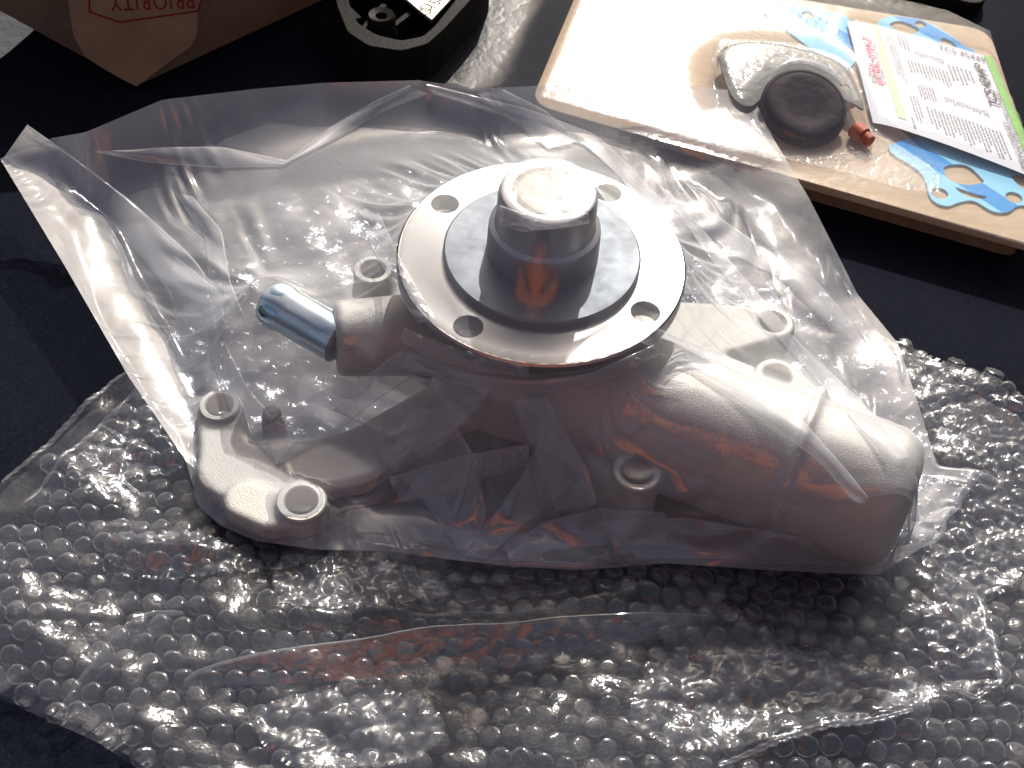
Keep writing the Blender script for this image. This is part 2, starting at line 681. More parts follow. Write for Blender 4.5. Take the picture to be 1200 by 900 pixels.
# left hand arm
arm = seg2(BP['b1'], at(268, 548, PLT), 0.0100, 0.0120)
arm = smin(arm, seg2(at(268, 548, PLT), at(318, 590, PLT), 0.0115, 0.0120), 0.006)
arm = smin(arm, seg2(at(318, 575, PLT), BP['b2'], 0.0120, 0.0102), 0.004)
arm = smin(arm, seg2(at(320, 550, PLT), at(420, 535, PLT), 0.0140, 0.0130), 0.008)
arm = smin(arm, seg2(at(400, 540, PLT), FC, 0.0120, 0.015), 0.006)
sdf = smin(sdf, ext(arm, BOT, PLT, 0.0018), 0.005)
sdf = smin(sdf, ext(seg2(at(288, 585, PLT), at(318, 598, PLT), 0.009, 0.009), BOT, PLT + 0.0009, 0.0006), 0.0006)
NUB = at(318, 482, 0.028)
sdf = smin(sdf, ext(disc2(NUB, 0.0042), BOT, 0.028, 0.0012), 0.002)
sdf = smin(sdf, ext(seg2(NUB, at(330, 540, PLT), 0.004, 0.008), BOT, PLT - 0.002, 0.001), 0.004)
for k, (pix, z, ro, rh) in BOSS.items():
    sdf = smin(sdf, ext(disc2(BP[k], ro - 0.0004), BOT, z - 0.002, 0.001), 0.0025)
# webs carrying the front and the rear boss
sdf = smin(sdf, ext(seg2(BP['b3'], FC, 0.007, 0.016), BOT, 0.034, 0.002), 0.006)
sdf = smin(sdf, ext(seg2(BP['b4'], FC, 0.0085, 0.020), BOT, 0.030, 0.002), 0.006)
# hose spigot boss to the left
SB0 = np.array([FC[0] - 0.022, FC[1] - 0.010, 0.047])
SB1 = at(393, 397, 0.050)
sdf = smin(sdf, cone3(SB0, SB1, 0.0190, 0.0160, 0.003), 0.006)
ntip = at(316, 352, 0.052)
# holes
for k, (pix, z, ro, rh) in BOSS.items():
    sdf = np.maximum(sdf, -(disc2(BP[k], rh)))
for L_ in (LUG1, LUG2):
    sdf = np.maximum(sdf, -disc2(L_, 0.0058))
# a cored recess in the front of the body
sdf = np.maximum(sdf, -(np.sqrt((GX - (FC[0] - 0.033)) ** 2 + (GY - (FC[1] - 0.052)) ** 2 + ((GZ - 0.036) * 1.3) ** 2) - 0.018))
sdf = np.maximum(sdf, BOT - GZ)


def surface_nets(v, org, h):
    s = v < 0
    c = [v[i:v.shape[0] - 1 + i, j:v.shape[1] - 1 + j, k:v.shape[2] - 1 + k] for i in (0, 1) for j in (0, 1) for k in (0, 1)]
    off = np.array([(i, j, k) for i in (0, 1) for j in (0, 1) for k in (0, 1)], float)
    cs = np.stack([x < 0 for x in c])
    n = cs.sum(0)
    act = (n > 0) & (n < 8)
    idx = np.argwhere(act)
    cv = np.stack([x[act] for x in c])          # 8 x N
    acc = np.zeros((len(idx), 3))
    cnt = np.zeros(len(idx))
    for a in range(8):
        for b in range(a + 1, 8):
            if np.abs(off[a] - off[b]).sum() != 1:
                continue
            va, vb = cv[a], cv[b]
            m = (va < 0) != (vb < 0)
            t = np.where(m, va / np.where(m, va - vb, 1), 0)
            p = off[a] + t[:, None] * (off[b] - off[a])
            acc += p * m[:, None]
            cnt += m
    verts = org + h * (idx + acc / cnt[:, None])
    ids = -np.ones(act.shape, int)
    ids[act] = np.arange(len(idx))
    faces = []
    for axis in range(3):
        a1, a2 = (axis + 1) % 3, (axis + 2) % 3
        sl0 = [slice(None)] * 3
        sl1 = [slice(None)] * 3
        sl0[axis], sl1[axis] = slice(0, -1), slice(1, None)
        e = s[tuple(sl0)] != s[tuple(sl1)]
        flip = s[tuple(sl0)]
        w = np.argwhere(e)
        ok = (w[:, a1] > 0) & (w[:, a2] > 0) & (w[:, a1] < act.shape[a1]) & (w[:, a2] < act.shape[a2])
        w = w[ok]
        f = flip[tuple(w.T)]
        q = []
        for d1, d2 in ((1, 1), (0, 1), (0, 0), (1, 0)):
            g = w.copy()
            g[:, a1] -= d1
            g[:, a2] -= d2
            q.append(ids[tuple(g.T)])
        q = np.stack(q, 1)
        q[~f] = q[~f][:, ::-1]
        faces.append(q)
    return verts, np.concatenate(faces)


cv, cf = surface_nets(sdf, lo, H)
pump = empty('water_pump', (FC[0], FC[1], BOT), 'cast aluminium water pump with a four hole hub flange sealed inside the clear bag', 'water pump')
casting = mesh_obj('casting', cv, cf, CAST, pump)
sm = casting.modifiers.new('s', 'SMOOTH')
sm.iterations = 3
sm.factor = 0.5
bake(casting)
casting.data.polygons.foreach_set('use_smooth', [True] * len(casting.data.polygons))

for k, (pix, z, ro, rh) in BOSS.items():
    lathe_obj('mounting_boss', [(rh, z - 0.012), (rh, z - 0.0006), (rh + 0.0006, z), (ro - 0.0006, z), (ro, z - 0.0007), (ro, z - 0.004), (ro - 0.0015, z - 0.006)],
              (BP[k][0], BP[k][1], 0), CAST, pump, seg=48)

# hose nipple
nd = (ntip - SB1) / np.linalg.norm(ntip - SB1)
NL = np.linalg.norm(ntip - SB1)
lathe_obj('hose_nipple', [(0.0, -0.002), (0.0100, -0.002), (0.0100, NL - 0.011), (0.0107, NL - 0.0085), (0.0110, NL - 0.0045), (0.0098, NL - 0.0008), (0.0092, NL), (0.0080, NL - 0.0006), (0.0076, NL - 0.02), (0.0, NL - 0.02)],
          SB1, ZINC, pump, axis=nd, seg=64, sharp=50)

# hub flange with its four bolt holes
T = 0.0085
flange = lathe_obj('hub_flange', [(0.018, FL_Z - T), (0.0585, FL_Z - T), (0.0600, FL_Z - T + 0.0012), (0.0600, FL_Z - 0.0008), (0.0592, FL_Z), (0.018, FL_Z)],
                   (FC[0], FC[1], 0), FLANGE, pump, seg=160, closed=True)
HOLES = [at(520, 222, FL_Z), at(711, 214, FL_Z), at(762, 357, FL_Z), at(552, 372, FL_Z)]
ang0 = np.mean([math.degrees(math.atan2(q[1] - FC[1], q[0] - FC[0])) % 360 - o for q, o in zip(HOLES, (90, 0, 270, 180))])
bm = bmesh.new()
for k in range(4):
    a = rad(ang0 + 90 * k)
    bmesh.ops.create_cone(bm, cap_ends=True, segments=40, radius1=0.0060, radius2=0.0060, depth=0.05,
                          matrix=Matrix.Translation((FC[0] + 0.0505 * math.cos(a), FC[1] + 0.0505 * math.sin(a), FL_Z)))
cut = bm_obj('cutter', bm, None)
bo = flange.modifiers.new('b', 'BOOLEAN')
bo.operation = 'DIFFERENCE'
bo.solver = 'EXACT'
bo.object = cut
# the flange is parented with an offset; put both in the same place for the cut
bpy.context.view_layer.update()
bake(flange)
bpy.data.objects.remove(cut)
flange.data.materials.clear()
flange.data.materials.append(FLANGE)
flange.data.polygons.foreach_set('use_smooth', [True] * len(flange.data.polygons))
flange.data.set_sharp_from_angle(angle=rad(30))

D0 = FL_Z
lathe_obj('raised_disc', [(0.022, D0 - 0.001), (0.0408, D0 - 0.001), (0.0408, D0 + 0.0028), (0.0400, D0 + 0.0035), (0.022, D0 + 0.0035)],
          (FC[0], FC[1], 0), DISC, pump, seg=128)
HT = D0 + 0.0355
lathe_obj('hub', [(0.0232, D0 + 0.003), (0.0228, D0 + 0.016), (0.0225, D0 + 0.0175), (0.0205, D0 + 0.0185), (0.0200, D0 + 0.0195), (0.0198, HT - 0.0025), (0.0188, HT - 0.0003), (0.0180, HT),
                  (0.0146, HT), (0.0144, HT - 0.004), (0.0116, HT - 0.004)],
          (FC[0], FC[1], 0), HUB, pump, seg=96)
pin = lathe_obj('shaft_end', [(0.0124, HT - 0.004), (0.0124, HT - 0.0006), (0.0119, HT - 0.0001), (0.0, HT + 0.0001)], (FC[0], FC[1], 0), PIN, pump, seg=72)
STAMP = principled('stamped_mark', (0.10, 0.09, 0.07), 0.7, 0.0)
for ch, px, py, rot in (('W', 641, 201, -20), ('V', 655, 199, -45), ('0', 663, 207, -70), ('1', 668, 214, -90), ('S', 666, 223, -115), ('W', 655, 229, 175)):
    o_ = at(px, py, HT + 0.0004)
    fr = Matrix.Translation(o_) @ Matrix.Rotation(rad(rot), 4, 'Z')
    so = text_obj('stamped_mark', ch, 0.0032, STAMP, fr, None, align='CENTER')
    so.parent = pin
    so.location = -root_loc(pin)

# ------------------------------------------------------------------ obstacle relief under the bag
hx = np.arange(-0.36, 0.36, 0.0012)
hy = np.arange(-0.26, 0.42, 0.0012)
HX, HY = np.meshgrid(hx, hy, indexing='ij')
HF = wrap_height(HX, HY) + 0.005
RELIEF_WRAP = HF.copy()
inside = sdf < 0
top = np.where(inside.any(2), lo[2] + H * (nz - 1 - np.argmax(inside[:, :, ::-1], 2)), 0)
ix = np.round((HX - lo[0]) / H).astype(int)
iy = np.round((HY - lo[1]) / H).astype(int)
ok = (ix >= 0) & (iy >= 0) & (ix < nx) & (iy < ny)
HF[ok] = np.maximum(HF[ok], top[ix[ok], iy[ok]])
for k, (pix, z, ro, rh) in BOSS.items():
    HF[(HX - BP[k][0]) ** 2 + (HY - BP[k][1]) ** 2 < ro ** 2] = z
RR = np.sqrt((HX - FC[0]) ** 2 + (HY - FC[1]) ** 2)
HF[RR < 0.0605] = np.maximum(HF[RR < 0.0605], FL_Z)
HF[RR < 0.041] = FL_Z + 0.004
HF[RR < 0.0235] = FL_Z + 0.021
HF[RR < 0.0205] = HT + 0.001
for k in range(40):
    q = SB1 + nd * NL * k / 39
    mk = (HX - q[0]) ** 2 + (HY - q[1]) ** 2 < 0.009 ** 2
    HF[mk] = np.maximum(HF[mk], q[2] + 0.009)

# the gasket kit's tray
KZ = 0.018
tray_c = [at(622, 122, KZ), at(1245, 297, KZ), at(1158, 36, KZ), at(690, -40, KZ)]
tray_c = [q[:2] for q in tray_c]


def in_poly(x, y, poly):
    r = np.zeros(x.shape, bool)
    n = len(poly)
    for i in range(n):
        x1, y1 = poly[i]
        x2, y2 = poly[(i + 1) % n]
        cond = ((y1 > y) != (y2 > y))
        xi = (x2 - x1) * (y - y1) / ((y2 - y1) if y2 != y1 else 1e-9) + x1
        r ^= cond & (x < xi)
    return r


HF_bag = HF.copy()
kit_mask = in_poly(HX, HY, tray_c)
HF_bag[kit_mask] = np.maximum(HF_bag[kit_mask], KZ + 0.004)


def blur(a, n):
    for _ in range(n):
        a = (np.roll(a, 1, 0) + np.roll(a, -1, 0) + a * 2) / 4
        a = (np.roll(a, 1, 1) + np.roll(a, -1, 1) + a * 2) / 4
    return a


def sampler(F):
    def f(x, y):
        u = np.clip((x - hx[0]) / 0.0012, 0, len(hx) - 1.01)
        v = np.clip((y - hy[0]) / 0.0012, 0, len(hy) - 1.01)
        i, j = u.astype(int), v.astype(int)
        a, b = u - i, v - j
        return (F[i, j] * (1 - a) * (1 - b) + F[i + 1, j] * a * (1 - b) + F[i, j + 1] * (1 - a) * b + F[i + 1, j + 1] * a * b)
    return f


def drape(sides, relief, n_u, n_v, slack=0.02, iters=160, lift=0.0015, seed=1, gravity=0.00002, bend=0.25, pin_edges=True, puff=None, noise=0.002, tight=None):
    """a film pinned along its border, pulled taut over the relief, then given
    some spare length so that it buckles into folds (position based dynamics)"""
    s_b, s_r, s_t, s_l = sides          # bottom (left to right), right (bottom to top), top (left to right), left (bottom to top)
    b, t = polyline(s_b, n_u), polyline(s_t, n_u)
    l, r = polyline(s_l, n_v), polyline(s_r, n_v)
    u = np.linspace(0, 1, n_u)[:, None, None]
    v = np.linspace(0, 1, n_v)[None, :, None]
    P = ((1 - v) * b[:, None] + v * t[:, None] + (1 - u) * l[None] + u * r[None]
         - ((1 - u) * (1 - v) * b[0] + u * (1 - v) * b[-1] + (1 - u) * v * t[0] + u * v * t[-1]))
    Hs = relief(P[..., 0], P[..., 1]) + lift
    Z = P[..., 2].copy()
    Z[1:-1, 1:-1] = np.maximum(Z, Hs)[1:-1, 1:-1]
    for st in (8, 4, 2, 1):
        for _ in range(500):
            a = Z.copy()
            if st > 1:
                i0 = np.clip(np.arange(n_u)[:, None] - st, 0, n_u - 1), np.clip(np.arange(n_u)[:, None] + st, 0, n_u - 1)
                j0 = np.clip(np.arange(n_v)[None] - st, 0, n_v - 1), np.clip(np.arange(n_v)[None] + st, 0, n_v - 1)
                av = (Z[i0[0][:, 0]] + Z[i0[1][:, 0]] + Z[:, j0[0][0]] + Z[:, j0[1][0]]) / 4
                Z[1:-1, 1:-1] = av[1:-1, 1:-1]
            else:
                Z[1:-1, 1:-1] = (a[2:, 1:-1] + a[:-2, 1:-1] + a[1:-1, 2:] + a[1:-1, :-2]) / 4
            Z[1:-1, 1:-1] = np.maximum(Z, Hs)[1:-1, 1:-1]
    P[..., 2] = Z
    if puff is not None:
        P[..., 2] += puff(P[..., 0], P[..., 1], u[..., 0], v[..., 0])
    g = np.random.default_rng(seed)
    sl = slack * (1 + 0.8 * np.clip(waves(P[..., 0], P[..., 1], 0.12, seed + 50), -1, 2))
    sl = np.clip(sl, 0.001, None)
    if tight is not None:
        sl = sl * np.clip(np.hypot(P[..., 0] - tight[0], P[..., 1] - tight[1]) / 0.05 - 0.35, 0.0, 1)

    def rest(a, b_, sa):
        return np.linalg.norm(P[a] - P[b_], axis=-1) * (1 + sl[a] * sa)
    S = np.s_
    cons = []
    A = []
    for p0 in (0, 1):
        m = n_u - 1
        i = np.arange(p0, m, 2)
        A.append((S[i, :], S[i + 1, :], 1.0))
        j = np.arange(p0, n_v - 1, 2)
        A.append((S[:, j], S[:, j + 1], 1.0))
        A.append((np.ix_(i, np.arange(n_v - 1)), np.ix_(i + 1, np.arange(1, n_v)), 0.7))
        A.append((np.ix_(i, np.arange(1, n_v)), np.ix_(i + 1, np.arange(n_v - 1)), 0.7))
    for a, b_, st in A:
        cons.append((a, b_, rest(a, b_, 1.0)[..., None], st))
    pin = np.zeros((n_u, n_v), bool)
    if pin_edges:
        pin[0] = pin[-1] = True
        pin[:, 0] = pin[:, -1] = True
    Ppin = P.copy()
    if tight is not None:
        noise = noise * np.clip(np.hypot(P[..., 0] - tight[0], P[..., 1] - tight[1]) / 0.05 - 0.35, 0.0, 1)
    P[1:-1, 1:-1, 2] += (noise * waves(P[..., 0], P[..., 1], 0.03, seed) + 0.4 * noise * waves(P[..., 0], P[..., 1], 0.012, seed + 9))[1:-1, 1:-1]
    P[1:-1, 1:-1, :2] += (g.normal(0, 0.0002, P.shape)[..., :2])[1:-1, 1:-1]
    prev = P.copy()
    for it in range(iters):
        vel = (P - prev) * 0.90
        prev = P.copy()
        P = P + vel
        P[..., 2] -= gravity
        for _ in range(3):
            for a, b_, L0, st in cons:
                d = P[b_] - P[a]
                ln = np.sqrt((d * d).sum(-1, keepdims=True)) + 1e-12
                c = d * (0.5 * st * (ln - L0) / ln)
                P[a] += c
                P[b_] -= c
            # bending: pull towards the neighbours' mean
            lap = np.zeros_like(P)
            lap[1:-1] += (P[2:] + P[:-2]) / 2 - P[1:-1]
            lap[:, 1:-1] += (P[:, 2:] + P[:, :-2]) / 2 - P[:, 1:-1]
            P += bend * 0.5 * lap
            P[..., 2] = np.maximum(P[..., 2], relief(P[..., 0], P[..., 1]) + lift)
            P[pin] = Ppin[pin]
    return P


def grid_faces(n_u, n_v):
    i, j = np.meshgrid(np.arange(n_u - 1), np.arange(n_v - 1), indexing='ij')
    a = (i * n_v + j).ravel()
    return np.stack([a, a + n_v, a + n_v + 1, a + 1], 1)


def pix(pts):
    return [at(*q) for q in pts]


# ------------------------------------------------------------------ the clear bag
ZW = 0.012
bottom = pix([(232, 592, ZW), (258, 616, ZW), (300, 634, ZW), (372, 644, ZW), (450, 646, ZW), (540, 657, ZW), (600, 664, ZW), (680, 668, ZW), (780, 660, ZW), (900, 668, ZW), (1030, 674, ZW), (1092, 634, ZW), (1150, 556, ZW)])
right = pix([(1150, 556, ZW), (1098, 545, 0.014), (1075, 470, 0.016), (1052, 402, 0.014), (1005, 345, 0.012), (975, 285, 0.02), (948, 232, KZ + 0.006), (905, 160, KZ + 0.007), (880, 108, KZ + 0.008)])
top_ = pix([(0, 186, 0.03), (60, 162, 0.035), (100, 155, 0.045), (190, 117, 0.05), (300, 104, 0.045), (380, 97, 0.042), (490, 94, 0.04), (560, 104, 0.04), (640, 100, 0.036), (760, 96, 0.034), (880, 108, KZ + 0.008)])
left = pix([(232, 592, ZW), (218, 540, 0.018), (150, 440, 0.02), (75, 310, 0.024), (0, 186, 0.03)])
relief_bag = sampler(blur(np.maximum(HF_bag, blur(HF_bag, 1)), 1))
NU, NV = 250, 190


def bag_puff(x, y, u, v):
    hd_ = np.clip(np.hypot(x - FC[0], y - FC[1]) / 0.05 - 0.6, 0, 1)
    return 0.010 * hd_ * np.sin(math.pi * u) ** 0.7 * np.sin(math.pi * v) ** 1.2 * np.clip((v - 0.35) * 3, 0, 1)


BAGP = drape((bottom, right, top_, left), relief_bag, NU, NV, slack=0.06, iters=140, lift=0.0010, seed=5, puff=bag_puff, bend=0.13, noise=0.003, tight=FC)
bag = empty('plastic_bag', (FC[0], FC[1], 0.012), 'large clear polythene bag draped over the cast water pump', 'plastic bag')
bag_top = mesh_obj('upper_film', BAGP.reshape(-1, 3), grid_faces(NU, NV), BAG_FILM, bag)
# lower film, lying under the pump and running out to the same seams
NU2, NV2 = 120, 90
bb, bt, bl, br = polyline(bottom, NU2), polyline(top_, NU2), polyline(left, NV2), polyline(right, NV2)
u = np.linspace(0, 1, NU2)[:, None, None]
v = np.linspace(0, 1, NV2)[None, :, None]
Q = ((1 - v) * bb[:, None] + v * bt[:, None] + (1 - u) * bl[None] + u * br[None]
     - ((1 - u) * (1 - v) * bb[0] + u * (1 - v) * bb[-1] + (1 - u) * v * bt[0] + u * v * bt[-1]))
edge_d = np.minimum(np.minimum(u, 1 - u) * 9, np.minimum(v, 1 - v) * 7)[..., 0].clip(0, 1)
floor_z = sampler(RELIEF_WRAP)(Q[..., 0], Q[..., 1]) + 0.0006
kz = sampler(np.where(kit_mask, KZ + 0.0035, 0.0))(Q[..., 0], Q[..., 1])
low = np.where(np.hypot((Q[..., 0] - FC[0]) / 0.15, (Q[..., 1] - FC[1]) / 0.075) < 1.1, np.minimum(floor_z, BOT - 0.0008), floor_z)
low = np.maximum(low, kz) + 0.0008 * waves(Q[..., 0], Q[..., 1], 0.03, 77).clip(0, 2)
Q[..., 2] = Q[..., 2] * (1 - edge_d) + low * edge_d
mesh_obj('lower_film', Q.reshape(-1, 3), grid_faces(NU2, NV2), BAG_FILM, bag)

bvh = BVHTree.FromPolygons(BAGP.reshape(-1, 3).tolist(), grid_faces(NU, NV).tolist())


def fold_patch(quad, n_a, n_b, off=0.0015, name='fold', crumple=0.0, wl=0.006, seed=0):
    """a spare width of film folded flat upon the bag, between two lines drawn along it"""
    s = [np.array(q, float) for q in quad]
    b_, t__ = polyline(s[0], n_a), polyline(s[1], n_a)
    ws = [0, 0.012, 0.03, 0.06] + list(np.linspace(0.1, 0.9, n_b - 8)) + [0.94, 0.97, 0.988, 1]
    vs, ds, ls = [], [], []
    for i in range(n_a):
        for w in ws:
            p = b_[i] * (1 - w) + t__[i] * w
            d = ray(*p)
            hit = bvh.ray_cast(Vector(cam_pos), Vector(d))[0]
            vs.append(at(p[0], p[1], 0.03) if hit is None else np.array(hit))
            ds.append(d)
            ls.append(off * (0.15 + min(1, min(w, 1 - w) * 25) ** 0.5 + 0.9 * math.sin(math.pi * w)))
    P_ = np.array(vs).reshape(n_a, n_b, 3)
    for _ in range(3):
        P_[1:-1] = (P_[2:] + P_[:-2]) / 4 + P_[1:-1] / 2
    ds, ls = np.array(ds).reshape(n_a, n_b, 3), np.array(ls).reshape(n_a, n_b)
    if crumple:
        ls = ls + crumple * np.abs(waves(P_[..., 0], P_[..., 1] + P_[..., 2], wl, seed)) + 0.4 * crumple * np.abs(waves(P_[..., 0], P_[..., 1] + P_[..., 2], wl * 0.4, seed + 1))
    P_ = P_ - ds * ls[..., None]
    return mesh_obj(name, P_.reshape(-1, 3), grid_faces(n_a, n_b), BAG_FILM, bag)


FOLDS = [
    ([(2, 188), (60, 222), (150, 280), (200, 345), (206, 380), (185, 420), (205, 470)], [(32, 146), (80, 180), (150, 232), (225, 300), (262, 350), (268, 400), (262, 440)]),
    ([(198, 330), (238, 362), (246, 420), (268, 480), (300, 520), (325, 545)], [(205, 300), (262, 345), (262, 400), (290, 455), (330, 500), (372, 480)]),
    ([(325, 545), (390, 510), (440, 470), (500, 430)], [(310, 500), (372, 460), (430, 440), (470, 410)]),
    ([(110, 178), (170, 190), (250, 196), (330, 195)], [(140, 176), (200, 172), (260, 172), (336, 188)]),
    ([(330, 195), (380, 170), (450, 130), (500, 110)], [(336, 188), (385, 150), (440, 118), (480, 100)]),
    ([(750, 400), (800, 430), (880, 480), (960, 540), (1010, 600)], [(770, 385), (850, 415), (930, 480), (1000, 560), (1030, 600)]),
    ([(770, 215), (830, 300), (900, 385), (980, 470), (1040, 540)], [(785, 225), (860, 310), (935, 400), (1010, 470), (1065, 535)]),
    ([(440, 530), (480, 570), (520, 620), (540, 652)], [(530, 490), (560, 540), (570, 600), (560, 650)]),
    ([(545, 650), (580, 600), (610, 560), (640, 500)], [(570, 655), (610, 620), (650, 590), (690, 550)]),
    ([(440, 520), (480, 505), (540, 500)], [(470, 440), (520, 445), (580, 450)]),
    ([(455, 560), (500, 545), (560, 530), (620, 520)], [(470, 590), (520, 580), (570, 560), (620, 545)]),
    ([(600, 470), (620, 520), (640, 560), (650, 600)], [(640, 465), (665, 510), (690, 550), (700, 590)]),
    ([(390, 480), (430, 500), (470, 520), (500, 540)], [(420, 455), (460, 470), (505, 480), (545, 490)]),
    ([(470, 430), (540, 452), (620, 462), (700, 450), (780, 415)], [(480, 412), (545, 436), (620, 446), (690, 438), (765, 404)]),
    ([(590, 640), (640, 610), (700, 595), (780, 600)], [(600, 660), (650, 645), (710, 640), (780, 640)]),
    ([(225, 230), (260, 270), (270, 330), (290, 380)], [(205, 225), (240, 280), (245, 330), (262, 385)]),
    ([(800, 250), (860, 300), (920, 330), (980, 390)], [(815, 235), (880, 280), (945, 315), (1000, 380)]),
    ([(560, 110), (610, 150), (640, 175)], [(590, 105), (640, 130), (680, 165)]),
    ([(500, 98), (620, 128), (700, 158), (740, 195), (790, 250)], [(508, 110), (610, 143), (684, 170), (722, 203), (766, 255)]),
    ([(700, 610), (800, 605), (900, 622), (1000, 640)], [(735, 660), (820, 655), (900, 660), (1000, 662)]),
]
for q0, q1 in FOLDS:
    fold_patch((q0, q1), 60, 18)
fold_patch(([(468, 398), (500, 420), (560, 436), (620, 442)], [(474, 384), (512, 400), (570, 418), (620, 430)]), 90, 20, 0.001, 'crumple', 0.0012, 0.008, 3)
fold_patch(([(584, 262), (610, 272), (650, 268), (690, 262)], [(586, 240), (612, 250), (650, 252), (690, 250)]), 80, 20, 0.001, 'crumple', 0.0010, 0.007, 4)
fold_patch(([(415, 250), (440, 300), (470, 350), (490, 380)], [(440, 240), (462, 290), (490, 340), (510, 372)]), 70, 20, 0.001, 'crumple', 0.0012, 0.015, 5)

# ------------------------------------------------------------------ bubble wrap
wrap_out = [at(*q, 0.006)[:2] for q in [(152, 432), (110, 468), (55, 520), (8, 560), (-45, 620), (-60, 720), (-50, 790), (40, 832), (110, 862), (190, 915), (420, 960), (760, 985), (1100, 970), (1280, 940),
                                        (1290, 760), (1262, 600), (1240, 505), (1195, 482), (1120, 438), (1052, 398), (960, 352), (860, 318), (700, 250), (500, 205), (330, 230), (250, 320)]]
wrap_poly = [tuple(q) for q in wrap_out]
wrap = empty('bubble_wrap', (FC[0], FC[1] - 0.05, 0.0), 'crumpled clear bubble wrap spread on the dark surface under the bagged pump', 'bubble wrap')
WX = np.array(wrap_poly)


def clipped_sheet(name, zf, step, poly, mat, parent, seed):
    pa = np.array(poly)
    x = np.arange(pa[:, 0].min(), pa[:, 0].max() + step, step)
    y = np.arange(pa[:, 1].min(), pa[:, 1].max() + step, step)
    X, Y = np.meshgrid(x, y, indexing='ij')
    X = X + 0.0
    # pull near-border vertices onto the border so the rim is clean
    pl_ = np.array(poly + [poly[0]])
    ins = in_poly(X, Y, poly)
    best = np.full(X.shape, 1e9)
    bx, by = X.copy(), Y.copy()
    for a, b in zip(pl_[:-1], pl_[1:]):
        d = b - a
        t = np.clip(((X - a[0]) * d[0] + (Y - a[1]) * d[1]) / (d @ d), 0, 1)
        cx, cy = a[0] + t * d[0], a[1] + t * d[1]
        dd = np.hypot(X - cx, Y - cy)
        m = dd < best
        best[m] = dd[m]
        bx[m], by[m] = cx[m], cy[m]
    near = best < step * 1.01
    X = np.where(near, bx, X)
    Y = np.where(near, by, Y)
    keep = ins | near
    Z = zf(X, Y)
    f = grid_faces(*X.shape)
    kf = keep.ravel()[f].all(1)
    used = np.unique(f[kf])
    mp = -np.ones(X.size, int)
    mp[used] = np.arange(len(used))
    V = np.stack([X.ravel(), Y.ravel(), Z.ravel()], 1)[used]
    return mesh_obj(name, V, mp[f[kf]], mat, parent)


def z_top(x, y):
    return wrap_height(x, y) + 0.0007 * waves(x, y, 0.02, 21)


clipped_sheet('base_film', z_top, 0.0025, wrap_poly, WRAP_FILM, wrap, 1)


def bubble_mesh(seed):
    g = np.random.default_rng(seed)
    r, h, seg = 0.0041, 0.0032, 12
    prof = [(1.0, 0.0), (1.0, 0.55), (0.90, 0.90), (0.55, 1.0)]
    vs = []
    dent = g.uniform(0, 0.22)
    ph = g.uniform(0, 6.28)
    for k, (a, b) in enumerate(prof):
        for i in range(seg):
            t = 2 * math.pi * i / seg
            w = 1 + g.normal(0, 0.03) + 0.05 * math.cos(2 * t + ph) * (k > 0)
            hh = b + (g.normal(0, 0.05) if k > 0 else 0) - (dent * max(0, math.cos(t - ph)) if k > 1 else 0)
            vs.append((r * a * w * math.cos(t), r * a * w * math.sin(t), h * hh))
    vs.append((0, 0, h * (0.97 - dent * 0.5 + g.normal(0, 0.04))))
    fs = []
    for k in range(3):
        for i in range(seg):
            j = (i + 1) % seg
            fs.append((k * seg + i, k * seg + j, (k + 1) * seg + j, (k + 1) * seg + i))
    for i in range(seg):
        fs.append((3 * seg + i, 3 * seg + (i + 1) % seg, 4 * seg))
    return np.array(vs), fs


VARS = [bubble_mesh(100 + k) for k in range(14)]
VMESH = []
for k, (vs, fs) in enumerate(VARS):
    me = bpy.data.meshes.new('bubble')
    me.from_pydata(vs.tolist(), [], fs)
    me.polygons.foreach_set('use_smooth', [True] * len(me.polygons))
    me.materials.append(BUBBLE)
    VMESH.append(me)


def bubble_spots(pitch, rot, zf, poly, margin, seed):
    g = np.random.default_rng(seed)
    c, s = math.cos(rot), math.sin(rot)
    out = []
    n = 80
    I, J = np.meshgrid(np.arange(-n, n), np.arange(-n, n), indexing='ij')
    a = (I + 0.5 * (J % 2)) * pitch
    b = J * pitch * 0.866
    # the sheet is rumpled: rows wander
    a = a + 0.0016 * waves(a, b, 0.07, seed)
    b = b + 0.0016 * waves(a, b, 0.06, seed + 1)
    X = PUMP_C[0] + c * a - s * b
    Y = PUMP_C[1] - 0.06 + s * a + c * b
    m = in_poly(X, Y, poly)
    X, Y = X[m], Y[m]
    e = 0.002
    Z = zf(X, Y)
    nxv = -(zf(X + e, Y) - zf(X - e, Y)) / (2 * e)
    nyv = -(zf(X, Y + e) - zf(X, Y - e)) / (2 * e)
    for x, y, z, p, q in zip(X, Y, Z, nxv, nyv):
        p, q = p * 0.8 + g.normal(0, 0.07), q * 0.8 + g.normal(0, 0.07)
        nv = Vector((p, q, 1)).normalized()
        rot_ = Vector((0, 0, 1)).rotation_difference(nv).to_matrix() @ Matrix.Rotation(g.uniform(0, 6.28), 3, 'Z')
        sc = g.normal(1.0, 0.05)
        flat = waves(np.array([x]), np.array([y]), 0.05, 91)[0] > 1.15
        fl = g.uniform(0.75, 1.08) if g.random() > (0.7 if flat else 0.06) else g.uniform(0.15, 0.45)
        out.append((np.array([x, y, z]), np.array(rot_) @ np.diag([sc, sc, sc * fl]), int(g.integers(len(VARS)))))
    return out


def project(p):
    d = p - cam_pos
    w = d @ ax
    return 600 + F_PX * (d @ cr) / w, 450 - F_PX * (d @ cu) / w


inner = [np.array(q) for q in wrap_poly]
spots = bubble_spots(0.0091, rad(4), z_top, wrap_poly, 0.004, 31)
